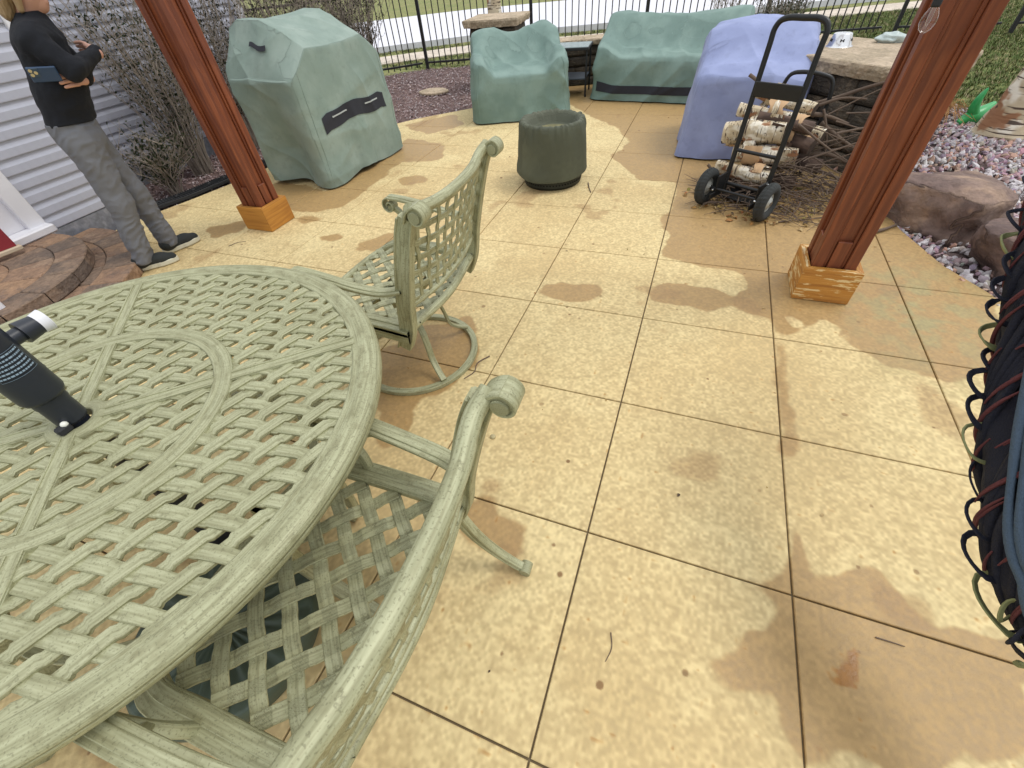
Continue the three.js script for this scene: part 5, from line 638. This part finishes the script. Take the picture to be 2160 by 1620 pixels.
{
  const st = (pts, r0, label, m = MAT.deadTwig) => { const o = mesh('branch', tube(pts, (u) => lerp(r0, r0 * 0.55, u), 7, 22, 0.3), m); return top(o, 'branch', label, 'branch', 'loose branches round the firewood'); };
  st([[0.35, 0.695, -3.5], [0.42, 0.66, -3.46], [0.52, 0.6, -3.42]], 0.014, 'short broken stick poking up at the top of the pile');
  st([[0.72, 0.47, -3.6], [0.95, 0.52, -3.6], [1.12, 0.6, -3.55], [1.26, 0.66, -3.5]], 0.017, 'long grey branch reaching right towards the wooden post'); st([[0.85, 0.5, -3.5], [1.0, 0.55, -3.5], [1.14, 0.56, -3.44]], 0.012, 'thin grey branch beside the long reaching branch');
  st([[0.75, 0.49, -3.35], [0.9, 0.48, -3.34], [1.06, 0.44, -3.3]], 0.016, 'pinkish stick pointing right above the cut log ends'); st([[0.9, 0.43, -3.36], [1.02, 0.36, -3.32], [1.16, 0.29, -3.28]], 0.017, 'brown stick slanting down to the right'); st([[0.84, 0.23, -3.3], [1.0, 0.25, -3.28], [1.16, 0.2, -3.26]], 0.017, 'grey stick sticking out low at the right'); st([[0.86, 0.16, -3.22], [1.0, 0.15, -3.2], [1.13, 0.12, -3.17]], 0.016, 'short grey stick just above the brush heap'); st([[0.88, 0.52, -3.34], [0.95, 0.38, -3.3], [1.0, 0.22, -3.28]], 0.009, 'thin bent twig hanging in front of the log ends');
  st([[0.2, 0.2, -3.1], [0.27, 0.14, -3.08], [0.42, 0.1, -3.0]], 0.012, 'pale broken stick left of the lowest log'); st([[0.73, 0.008, -2.62], [0.85, 0.012, -2.67], [1.0, 0.008, -2.63]], 0.005, 'thin pale stem lying flat beside the right wheel'); st([[1.2, 0.012, -2.55], [1.32, 0.016, -2.6], [1.44, 0.012, -2.72]], 0.013, 'straight stick on the ground behind the right post');
  const r = rng(88), br = []; for (let k = 0; k < 460; k++) { const a = r() * 6.28, rad = Math.sqrt(r()), x = 0.76 + Math.cos(a) * rad * 0.56, z = -3.05 + Math.sin(a) * rad * 0.36, h = 0.012 + 0.34 * (1 - rad) * r(), b = r() * 6.28, l = 0.08 + 0.22 * r(), e = (r() - 0.5) * 0.12; const y1 = Math.max(0.008, h + e), m = V(x + Math.cos(b) * l * 0.5 + (r() - 0.5) * 0.06, Math.max(0.008, (h + y1) / 2 + (r() - 0.3) * 0.03), z + Math.sin(b) * l * 0.5 + (r() - 0.5) * 0.06); br.push(tube([V(x, h, z), m, V(x + Math.cos(b) * l, y1, z + Math.sin(b) * l)], (u) => lerp(0.0045, 0.0016, u) * (0.5 + r() * 0.05 + (k % 7 === 0 ? 0.8 : 0.3)), 4, 6)); }
  for (let k = 0; k < 17; k++) { const x = 0.72 + 0.3 * r(), y = 0.14 + 0.42 * r(), z = -3.3 + 0.22 * r(), l = 0.2 + 0.3 * r(), e = (r() - 0.45) * 1.3; br.push(tube([V(x, y, z), V(x + l * 0.5, y + l * e * 0.5 + 0.03 * (r() - 0.5), z + 0.05 * (r() - 0.3)), V(x + l, Math.max(0.02, y + l * e), z + 0.1 * (r() - 0.4))], (u) => lerp(0.0055, 0.002, u) * (k % 5 ? 1 : 1.7), 5, 8)); }
  const m = mesh('brush', merge(br), MAT.deadTwig); m.userData.kind = 'stuff'; m.userData.label = 'tangled heap of thin dry twigs under the firewood'; m.userData.category = 'brush'; scene.add(m);
  const ll = [], lg = (() => { const P = [], n = 6; for (let i = 0; i <= n; i++) for (let j = 0; j <= 3; j++) { const u = i / n, w = Math.sin(u * 3.14) * 0.32, v = j / 3 - 0.5; P.push(V(u - 0.5, 0.12 * Math.sin(u * 5) + 0.5 * v * v, v * 2 * w)); } return fromGrid(P, n + 1, 4, false); })();
  for (let k = 0; k < 520; k++) { const a = r() * 6.28, rad = Math.pow(r(), 0.6), near = k < 400; let x, z; if (near) { x = 0.75 + Math.cos(a) * rad * 0.68; z = -2.98 + Math.sin(a) * rad * 0.46; } else { x = -4.1 + r() * 5.8; z = -6.2 + r() * 7; if (!inPoly(PATIO, x, z)) continue; } if (x > 1.38) continue; const s = near ? 0.02 + 0.03 * r() : 0.006 + 0.012 * r(), c = new THREE.Color(), q = r(); if (q < 0.6) c.setRGB(0.2 + 0.15 * r(), 0.13 + 0.08 * r(), 0.05); else if (q < 0.85) c.setRGB(0.42, 0.3, 0.14); else c.setRGB(0.09, 0.06, 0.035); ll.push({ p: [x, 0.004 + (near ? 0.03 * r() * (1 - rad) : 0), z], r: [(r() - 0.5) * 0.7, r() * 6.3, (r() - 0.5) * 0.7], s: [s, s, s], c }); }
  const im = instanced('leaf_litter', lg, std({ color: 0xffffff, roughness: 0.85, side: THREE.DoubleSide }), ll); im.userData.label = 'dry brown leaf litter round the brush heap and over the patio'; im.userData.category = 'leaves';
  const tw = (pts, r0, label) => top(mesh('twig', tube(pts, (u) => lerp(r0, r0 * 0.6, u), 5, 12), MAT.deadTwig), 'twig', label, 'twig', 'twigs lying on the patio');
  tw([[-0.7, 0.004, -0.77], [-0.74, 0.006, -0.7], [-0.73, 0.004, -0.64], [-0.76, 0.004, -0.58]], 0.0035, 'reddish twig on the patio beside the swivel chair base'); tw([[0.14, 0.003, 0.29], [0.15, 0.004, 0.33], [0.14, 0.003, 0.37]], 0.0018, 'thin upright twig on the slab in the right foreground'); tw([[-0.73, 0.005, -3.1], [-0.7, 0.008, -3.0], [-0.66, 0.005, -2.9]], 0.005, 'small bent twig right of the fire pit'); tw([[0.86, 0.003, 0.05], [0.9, 0.004, 0.05], [0.93, 0.003, 0.05]], 0.0022, 'short dark twig near the hammock end'); tw([[-3.2, 0.003, -1.4], [-3.17, 0.006, -1.46], [-3.12, 0.003, -1.5]], 0.0025, 'pale dry stalk in front of the shoes');
  const ac = mesh('acorn_cap', lathe([[0, 0.012], [0.007, 0.011], [0.012, 0.006], [0.0125, 0.001], [0.009, 0], [0.006, 0.004], [0, 0.006]], 20), std({ color: new THREE.Color(0.42, 0.36, 0.2), roughness: 0.8 })); ac.position.set(-0.486, 0.001, -0.29); top(ac, 'acorn_cap', 'tiny pale acorn cap on the slab beside the near chair', 'acorn');
}
// ---------------------------------------------------------------- small things round the patio
{
  const t = thing('metal_bowl', 'upturned steel pet bowl with black bone prints on the pillar cap', 'bowl', [1.04, 0.704, -4.5]); mesh('bowl', lathe([[0.0, 0.088], [0.06, 0.088], [0.068, 0.084], [0.078, 0.045], [0.088, 0.008], [0.1, 0.002], [0.099, -0.001], [0.086, 0.003]], 56), DS(MAT.steel), t);
  const pm = std({ color: new THREE.Color(0.01, 0.01, 0.01), roughness: 0.5 }); for (let k = 0; k < 5; k++) { const a = 0.35 + k * 1.2566, parts = []; for (const [u, v, r] of [[-0.011, 0.005, 0.005], [-0.011, -0.005, 0.005], [0.011, 0.005, 0.005], [0.011, -0.005, 0.005]]) parts.push(new THREE.CylinderGeometry(r, r, 0.002, 12).rotateX(Math.PI / 2).translate(u, v, 0)); parts.push(bbox(0.024, 0.007, 0.0015, 0.0003)); const g = merge(parts); g.rotateX(-0.22); g.rotateY(Math.PI / 2 - a); g.translate(Math.cos(a) * 0.0795, 0.046, Math.sin(a) * 0.0795); mesh('bone_print', g, pm, t); }
  const sc = mesh('plastic_bag', uvm((() => { const g = mergeVertices(new THREE.IcosahedronGeometry(1, 5).deleteAttribute('uv').deleteAttribute('normal')), p = g.attributes.position; for (let i = 0; i < p.count; i++) { const k = 1 + 0.4 * n3(p.getX(i) * 2, p.getY(i) * 2, p.getZ(i) * 2); p.setXYZ(i, p.getX(i) * k * 0.1, Math.max(-0.02, p.getY(i) * k * 0.045), p.getZ(i) * k * 0.07); } g.computeVertexNormals(); return g; })()), std({ color: new THREE.Color(0.45, 0.52, 0.5), roughness: 0.4 })); sc.position.set(1.42, 0.725, -4.62); top(sc, 'plastic_bag', 'crumpled pale plastic bag on the pillar cap beside the bowl', 'bag');
}
{ // green ornament with upturned tips and a tuft of dry grass
  const m = std({ color: new THREE.Color(0.03, 0.33, 0.09), roughness: 0.35 }), t = thing('garden_ornament', 'glossy bright green curved garden ornament beside the birch trunk', 'ornament', [2.52, -0.03, -5.2], 0.5);
  mesh('horn', tube([[0.0, 0.06, 0], [-0.05, 0.13, 0], [-0.06, 0.21, 0], [-0.03, 0.3, 0]], (u) => 0.05 * Math.pow(1 - u, 0.6) + 0.003, 16, 24), m, t); mesh('body', tube([[-0.16, 0.03, 0.02], [-0.08, 0.05, 0], [0.02, 0.07, 0], [0.12, 0.11, -0.02], [0.18, 0.15, -0.03]], (u) => 0.06 * Math.sin(0.25 + u * 2.6) + 0.004, 16, 24), m, t);
  const r = rng(91), br = []; for (let k = 0; k < 130; k++) { const a = r() * 6.28, l = 0.12 + 0.2 * r(); br.push(tube([[0, 0, 0], [Math.cos(a) * l * 0.5, 0.1 + 0.08 * r(), Math.sin(a) * l * 0.5], [Math.cos(a) * l, 0.02 + 0.08 * r(), Math.sin(a) * l]], 0.0018, 3, 6)); } const g = mesh('dry_grass_tuft', merge(br), std({ color: new THREE.Color(0.42, 0.22, 0.08), roughness: 0.85 })); g.position.set(2.28, -0.03, -5.3); top(g, 'dry_grass_tuft', 'orange brown tuft of dry ornamental grass at the lawn edge', 'grass tuft');
}
{ // black slotted drain edging along the left bed
  const t = thing('drain_edging', 'black ribbed plastic drain laid along the left edge of the patio', 'drain'), P = curve([[-4.62, 0.02, -1.78], [-4.5, 0.02, -2.1], [-4.44, 0.02, -2.45], [-4.36, 0.02, -2.9], [-4.3, 0.02, -3.2]], 60); mesh('channel', sweep(P, UP, 0.15, 0.03), MAT.blackMatte, t);
  for (let i = 1; i < 60; i++) { const p = P[i], d = P[i + 1] ? P[i + 1].clone().sub(P[i - 1]) : P[i].clone().sub(P[i - 1]); const m = mesh('rib', bbox(0.13, 0.012, 0.01, 0.003), MAT.blackMatte, t); m.position.set(p.x, 0.04, p.z); m.rotation.y = Math.atan2(d.x, d.z); }
  for (let i = 4; i < 58; i += 7) { const m = mesh('slot', bbox(0.035, 0.016, 0.04, 0.006), MAT.black, t); m.position.set(P[i].x, 0.043, P[i].z); m.rotation.y = 0.2; }
}
{ // hanging rope hammock at the right edge
  const t = thing('rope_hammock', 'dark braided rope hammock with rust and blue cords hanging at right', 'hammock'), O = 0.1;
  const cp = [[1.75, 1.95, -1.25], [1.35, 1.5, -1.0], [0.98, 1.12, -0.8], [0.82 + O * 0.7, 0.95, -0.5], [0.79 + O, 0.8, -0.34], [0.785 + O, 0.63, -0.1], [0.82 + O, 0.53, 0.05], [0.9 + O, 0.47, 0.2], [1.15, 0.5, 0.6], [1.5, 0.8, 1.1]], c = new THREE.CatmullRomCurve3(cp.map((p) => V(...p)), false, 'centripetal'), N = 400, fr = c.computeFrenetFrames(N, false);
  const ref = V(-0.75, 0.1, -0.65); const frame = (u) => { const p = c.getPointAt(u), T = c.getTangentAt(u), a = ref.clone().addScaledVector(T, -ref.dot(T)).normalize(), b = T.clone().cross(a); return { p, a, b }; }; void fr;
  const helix = (rad, turns, ph, u0 = 0, u1 = 1, n = 300) => { const o = []; for (let i = 0; i <= n; i++) { const u = lerp(u0, u1, i / n), f = frame(u), k = ph + u * turns * 6.2832; o.push(f.p.clone().addScaledVector(f.a, Math.cos(k) * rad).addScaledVector(f.b, Math.sin(k) * rad * 1.25)); } return o; };
  const navy = std({ color: new THREE.Color(0.008, 0.009, 0.02), roughness: 0.9, bumpMap: rep(bumpFine, 8), bumpScale: 0.003 }), rust = std({ color: new THREE.Color(0.11, 0.028, 0.033), roughness: 0.9, bumpMap: rep(bumpFine, 8), bumpScale: 0.003 }), blue = std({ color: new THREE.Color(0.055, 0.085, 0.125), roughness: 0.9, bumpMap: rep(bumpFine, 8), bumpScale: 0.003 }), olive = std({ color: new THREE.Color(0.2, 0.21, 0.09), roughness: 0.8 });
  mesh('woven_body', tube(helix(0.0001, 0, 0).filter((_, i) => i % 6 === 0), 0.085, 20, 120, 0.2), navy, t);
  const rh = rng(96); for (let k = 0; k < 24; k++) mesh('dark_cord', tube(helix(0.08 + 0.006 * rh(), 3.2 + 0.3 * rh(), k / 24 * 6.2832 + 0.1 * rh(), 0, 1, 90), 0.0105, 5, 200, 0.5), navy, t);
  for (let s = 0; s < 26; s++) { const u0 = 0.14 + s * 0.0285; for (let q = 0; q < 4; q++) { const st = []; for (let j = 0; j < 6; j++) { const o = u0 + j * 0.0026 + 0.001 * rh(), base = 0.6 + q * 1.57 + (s % 2) * 0.5 - u0 * 9 * 6.2832; st.push(tube(helix(0.0935 + 0.003 * rh(), 9, base + 0.1 * (rh() - 0.5), o, o + 0.019 + 0.004 * rh(), 8), (w) => 0.0034 * (0.5 + Math.sin(w * 3.14) * 0.5), 5, 10)); } mesh('rust_cord', merge(st), rust, t); } }
  for (let k = 0; k < 4; k++) mesh('blue_cord', tube(helix(0.098, 0.2, 4.15 + k * 0.16, 0.12, 0.72, 80), (u) => 0.011 * (1 - 0.4 * Math.pow(Math.abs(Math.sin(u * 14)), 8)), 7, 120), blue, t);
  const rl = rng(97); let lu = 0.33; for (let k = 0; k < 22; k++) { const st = 0.012 + 0.014 * rl(), u = lu, e = 0.088 + 0.022 * rl(), bb = (rl() - 0.5) * 0.05; lu += st; const q = (v, w, b) => { const g = frame(v); return g.p.clone().addScaledVector(g.a, w).addScaledVector(g.b, b); }; mesh('edge_loop', sweep(new THREE.CatmullRomCurve3([q(u, 0.06, bb), q(u + st * 0.1, e, bb + 0.01), q(u + st * 0.5, e + 0.012, bb - 0.01), q(u + st * 1.1, e * 0.95, bb - 0.02), q(u + st * 1.2, 0.06, bb + 0.02)]).getSpacedPoints(14), V(0.3 + rl(), 0.8, rl()), 0.008 + 0.008 * rl(), 0.004), k % 4 === 1 ? olive : navy, t); }
  for (let k = 0; k < 3; k++) { const p = frame(0.665 + k * 0.012).p, Q = []; for (let i = 0; i <= 24; i++) { const a = i / 24 * 6.2832; Q.push(V(p.x - 0.1 + Math.cos(a) * 0.026 - 0.012 * k, p.y + 0.0 + Math.sin(a) * 0.034, p.z + 0.012 * Math.sin(a * 2 + k) + 0.006 * k)); } mesh('hanging_loop', sweep(Q, V(0.2, 0.3, 1), 0.009, 0.004), k === 1 ? navy : olive, t); }
}
// ---------------------------------------------------------------- the person with crossed arms
const sub = (a, b) => [a[0] - b[0], a[1] - b[1], a[2] - b[2]];
function cap(px, py, pz, a, b, ra, rb) { const bx = b[0] - a[0], by = b[1] - a[1], bz = b[2] - a[2], x = px - a[0], y = py - a[1], z = pz - a[2]; let h = (x * bx + y * by + z * bz) / (bx * bx + by * by + bz * bz); h = h < 0 ? 0 : h > 1 ? 1 : h; return Math.hypot(x - bx * h, y - by * h, z - bz * h) - (ra + (rb - ra) * h); }
const smin = (a, b, k) => { const h = Math.max(k - Math.abs(a - b), 0) / k; return Math.min(a, b) - h * h * k * 0.25; };
function sdfMesh(f, min, size, res) {
  const mc = new MarchingCubes(res, new THREE.MeshBasicMaterial(), false, false, 400000); mc.isolation = 0; const h = res / 2; let q = 0;
  for (let z = 0; z < res; z++) for (let y = 0; y < res; y++) for (let x = 0; x < res; x++) { mc.field[q++] = -f(min[0] + size * x / res, min[1] + size * y / res, min[2] + size * z / res); }
  mc.update(); const n = mc.count, P = new Float32Array(n * 3), N = new Float32Array(n * 3), e = size / res * 0.7; void h;
  for (let i = 0; i < n; i++) { const x = min[0] + (mc.positionArray[i * 3] * 0.5 + 0.5) * size, y = min[1] + (mc.positionArray[i * 3 + 1] * 0.5 + 0.5) * size, z = min[2] + (mc.positionArray[i * 3 + 2] * 0.5 + 0.5) * size; P.set([x, y, z], i * 3); const gx = f(x + e, y, z) - f(x - e, y, z), gy = f(x, y + e, z) - f(x, y - e, z), gz = f(x, y, z + e) - f(x, y, z - e), l = Math.hypot(gx, gy, gz) || 1; N.set([gx / l, gy / l, gz / l], i * 3); }
  const g = new THREE.BufferGeometry(); g.setAttribute('position', new THREE.BufferAttribute(P, 3)); g.setAttribute('normal', new THREE.BufferAttribute(N, 3)); return uvm(g);
}
{
  const t = thing('person', 'person in a black sweater and grey trousers standing with crossed arms', 'person', [-3.56, 0, -1.14], 2.5);
  const skin = std({ color: new THREE.Color(0.55, 0.3, 0.22), roughness: 0.55 });
  // right side = -x, left = +x, forward = +z
  const SR = [-0.17, 1.315, -0.015], ER = [-0.225, 1.175, 0.13], WR = [0.02, 1.22, 0.235], SL = [0.17, 1.315, -0.015], EL = [0.215, 1.15, 0.12], WL = [-0.09, 1.125, 0.155], LEAN = (y) => 0.29 * Math.max(0, y - 0.9), lean = (f) => (x, y, z) => f(x, y, z - LEAN(y));
  const torso = (x, y, z) => { const X = x / 1.32; let d = cap(X, y, z, [0, 0.9, 0.0], [0, 1.08, 0.005], 0.132, 0.122); d = smin(d, cap(X, y, z, [0, 1.08, 0.005], [0, 1.27, -0.005], 0.122, 0.122), 0.06); return d; };
  const wrk = (x, y, z) => 0.006 * n3(x * 11, y * 16, z * 11) + 0.004 * n3(x * 24 + y * 8, y * 22, z * 24);
  mesh('sweater', sdfMesh(lean((x, y, z) => { let d = torso(x, y, z); d = smin(d, cap(x, y, z, [-0.13, 1.325, -0.015], [0.13, 1.325, -0.015], 0.062, 0.062), 0.09); d = smin(d, cap(x, y, z, [0, 1.33, -0.02], [0, 1.405, -0.005], 0.075, 0.062), 0.05); for (const [a, b, c] of [[SR, ER, WR], [SL, EL, WL]]) { const u = smin(cap(x, y, z, a, b, 0.06, 0.05), cap(x, y, z, b, c, 0.05, 0.037), 0.02); d = smin(d, u, 0.03); } d += wrk(x, y, z); return Math.max(d, 0.93 + 0.008 * Math.sin(x * 20) - y, y - 1.425); }), [-0.38, 0.8, -0.3], 0.78, 130), std({ color: new THREE.Color(0.005, 0.0065, 0.011), roughness: 0.95, bumpMap: rep(bumpFine, 10), bumpScale: 0.002 }), t);
  mesh('trousers', sdfMesh((x, y, z) => { const X = x / 1.28; let d = cap(X, y, z, [0, 0.84, -0.005], [0, 0.93, 0], 0.128, 0.124); for (const [hx, kx, ax, kz, az] of [[-0.088, -0.098, -0.1, -0.03, -0.12], [0.088, 0.098, 0.105, 0.05, 0.06]]) { let l = cap(x, y, z, [hx, 0.83, 0], [kx, 0.47, kz], 0.1, 0.074); l = smin(l, cap(x, y, z, [kx, 0.47, kz], [ax, 0.085, az], 0.074, 0.066), 0.03); d = smin(d, l, 0.045); } d += 0.012 * n3(x * 11, y * 8, z * 11) + 0.012 * Math.abs(n3(x * 12 + y * 9, y * 20 - z * 8, z * 12)) * (y < 0.4 ? 1.5 : 1) - 0.004; return Math.max(d, 0.055 - y, y - 0.938); }, [-0.52, -0.02, -0.52], 1.04, 140), std({ color: new THREE.Color(0.15, 0.155, 0.17), roughness: 0.85, bumpMap: rep(bumpFine, 6), bumpScale: 0.0015 }), t);
  // body: head, neck and hands in one skin mesh
  const headF = (x, y, z) => { let d = Math.hypot(x / 0.92, (y - 1.545) / 1.12, (z + 0.002) / 1.08) - 0.088; d = smin(d, cap(x / 0.95, y, z, [0, 1.475, 0.03], [0, 1.462, 0.055], 0.05, 0.034), 0.05); d = smin(d, cap(x, y, z, [0, 1.53, 0.085], [0, 1.508, 0.107], 0.009, 0.013), 0.014); d = smin(d, cap(x, y, z, [-0.014, 1.483, 0.086], [0.014, 1.483, 0.086], 0.008, 0.008), 0.012); for (const s of [-1, 1]) { d = Math.max(d, -(Math.hypot(x - s * 0.03, y - 1.542, z - 0.1) - 0.014)); d = smin(d, cap(x, y, z, [s * 0.083, 1.545, -0.012], [s * 0.082, 1.515, -0.006], 0.013, 0.01), 0.008); } return smin(d, cap(x, y, z, [0, 1.37, -0.01], [0, 1.47, 0.0], 0.052, 0.048), 0.03); };
  const tilt = (f) => (x, y, z0) => { const a = -0.3, yy = y - 1.42, z = z0 - 0.15, c = Math.cos(a), s = Math.sin(a); return f(x, 1.42 + c * yy - s * z, s * yy + c * z); };
  mesh('body', merge([sdfMesh(tilt(headF), [-0.16, 1.36, 0.04], 0.34, 100), ...[[WR, [0.2, 1.25, 0.15], [0.6, 0.32, -0.65]], [WL, [-0.235, 1.15, 0.05], [-0.8, 0.05, -0.55]]].map(([w, tip], hi) => { const A = V(w[0], w[1], w[2] + LEAN(w[1])), B = V(tip[0], tip[1], tip[2] + LEAN(tip[1])), d = B.clone().sub(A), L = d.length(); d.normalize(); const up = hi ? V(-0.5, 0.3, 0.8) : V(0.5, 0.1, 0.85), sd = d.clone().cross(up).normalize(), n = sd.clone().cross(d).normalize(), pt = (u, v, w2) => A.clone().addScaledVector(d, u).addScaledVector(sd, v).addScaledVector(n, w2).toArray(); const fs = [[-0.03, 0.062], [-0.01, 0.072], [0.01, 0.07], [0.029, 0.056]].map(([v, l]) => { const c = hi ? -0.03 : -0.024; return [pt(0.085, v, 0), pt(0.085 + l * 0.5, v * 1.05, -0.004), pt(0.085 + l * 0.85, v * 1.02, c * 0.6), pt(0.085 + l, v, c)]; }), th = [pt(0.03, 0.03, -0.005), pt(0.06, 0.052, -0.012), pt(0.085, 0.056, -0.026)]; void L; const c = A.clone().addScaledVector(d, 0.09).toArray(); return sdfMesh((x, y, z) => { let q = cap(x, y, z, pt(-0.02, 0, 0), pt(0.02, 0, 0), 0.027, 0.028); q = smin(q, cap(x, y, z, pt(0.035, -0.014, 0), pt(0.08, -0.02, 0), 0.02, 0.016), 0.02); q = smin(q, cap(x, y, z, pt(0.035, 0.014, 0), pt(0.08, 0.02, 0), 0.02, 0.016), 0.02); for (const f of fs) { let k = cap(x, y, z, f[0], f[1], 0.0098, 0.009); k = Math.min(k, cap(x, y, z, f[1], f[2], 0.009, 0.0084), cap(x, y, z, f[2], f[3], 0.0084, 0.0074)); q = smin(q, k, 0.005); } const k = Math.min(cap(x, y, z, th[0], th[1], 0.013, 0.011), cap(x, y, z, th[1], th[2], 0.011, 0.009)); return smin(q, k, 0.008); }, [c[0] - 0.13, c[1] - 0.13, c[2] - 0.13], 0.26, 84); })]), skin, t);
  const eyeW = std({ color: 0xdddddd, roughness: 0.3 }), iris = std({ color: new THREE.Color(0.05, 0.04, 0.03), roughness: 0.3 }), q = new THREE.Matrix4().makeTranslation(0, 1.42, 0.15).multiply(new THREE.Matrix4().makeRotationX(0.3)).multiply(new THREE.Matrix4().makeTranslation(0, -1.42, 0)); for (const s of [-1, 1]) { const e = mesh('eye', new THREE.SphereGeometry(0.0115, 16, 12).translate(s * 0.03, 1.542, 0.083).applyMatrix4(q), eyeW, t); mesh('iris', new THREE.SphereGeometry(0.006, 12, 8).translate(s * 0.03, 1.541, 0.0895).applyMatrix4(q), iris, e); }
  mesh('hair', sdfMesh(tilt((x, y, z) => { let d = Math.hypot(x / 0.98, (y - 1.56) / 1.12, (z + 0.012) / 1.1) - 0.097; d = Math.max(d, -(cap(x, y, z, [0, 1.42, 0.1], [0, 1.56, 0.12], 0.07, 0.066))); d = smin(d, cap(x / 1.5, y, z, [0, 1.5, -0.075], [0, 1.4, -0.085], 0.05, 0.036), 0.04); d = smin(d, Math.min(cap(x, y, z, [-0.08, 1.53, -0.02], [-0.078, 1.43, -0.02], 0.024, 0.014), cap(x, y, z, [0.08, 1.53, -0.02], [0.078, 1.43, -0.02], 0.024, 0.014)), 0.02); return d + 0.003 * n3(x * 120, y * 8, z * 120); }), [-0.18, 1.34, -0.02], 0.4, 96), std({ color: new THREE.Color(0.3, 0.2, 0.1), roughness: 0.6 }), t);
  for (const [x, z, ry] of [[-0.102, -0.1, 0.05], [0.108, 0.08, -0.35]]) {
    const s = new THREE.Group(); s.name = 'shoe'; s.position.set(x, 0, z); s.rotation.y = -ry; t.add(s);
    mesh('upper', sdfMesh((a, b, c) => { let d = cap(a / 0.95, b, c, [0, 0.062, -0.055], [0, 0.05, 0.08], 0.046, 0.038); d = smin(d, cap(a, b, c, [0, 0.05, 0.08], [0.003, 0.042, 0.145], 0.038, 0.03), 0.03); d = smin(d, cap(a, b, c, [0, 0.07, -0.05], [0, 0.105, -0.035], 0.044, 0.04), 0.03); return Math.max(d, 0.026 - b, b - 0.12); }, [-0.17, -0.02, -0.13], 0.34, 70), std({ color: new THREE.Color(0.02, 0.024, 0.024), roughness: 0.8, bumpMap: rep(bumpFine, 12), bumpScale: 0.002 }), s);
    mesh('sole', prism(Array.from({ length: 40 }, (_, i) => { const a = i / 40 * 6.2832, zz = Math.sin(a), w = zz > 0 ? 0.046 : 0.04; return [Math.cos(a) * w * (1 - 0.12 * (Math.abs(zz + 0.05) < 0.4 ? 1 - Math.abs(zz + 0.05) / 0.4 : 0)), 0.036 + zz * 0.143]; }), 0.001, 0.046, 0.01), std({ color: new THREE.Color(0.6, 0.58, 0.46), roughness: 0.6 }), s);
    mesh('laces', merge([0.03, 0.05, 0.07].map((k) => tube([[-0.024, 0.076 - k * 0.1, k], [0, 0.09 - k * 0.12, k + 0.004], [0.024, 0.076 - k * 0.1, k]], 0.003, 6, 8))), std({ color: new THREE.Color(0.12, 0.13, 0.12), roughness: 0.8 }), s);
  }
  const ph = thing('mobile_phone', 'dark blue phone with three lenses held under the crossed arm', 'phone'), M = t.matrixWorld; t.updateMatrixWorld(true); const pos = V(-0.25, 1.18, 0.075).applyMatrix4(M); ph.position.copy(pos); ph.rotation.set(0.1, 2.5 + 0.05, 0.3, 'YXZ');
  mesh('case', bbox(0.011, 0.072, 0.125, 0.004), std({ color: new THREE.Color(0.02, 0.05, 0.11), roughness: 0.35 }), ph); const cam3 = mesh('camera_bump', at(bbox(0.004, 0.042, 0.042, 0.0018), -0.0065, 0.012, -0.038), std({ color: new THREE.Color(0.03, 0.06, 0.1), roughness: 0.3 }), ph); for (const [a, b] of [[0.022, -0.048], [0.002, -0.048], [0.012, -0.029]]) mesh('lens', at(new THREE.CylinderGeometry(0.008, 0.008, 0.003, 20).rotateZ(Math.PI / 2), -0.0095, a, b), std({ color: new THREE.Color(0.55, 0.5, 0.36), roughness: 0.3, metalness: 0.7 }), cam3);
}
scene.traverse((o) => { if (o.isMesh) { o.castShadow = true; o.receiveShadow = true; } });
renderer.render(scene, camera);
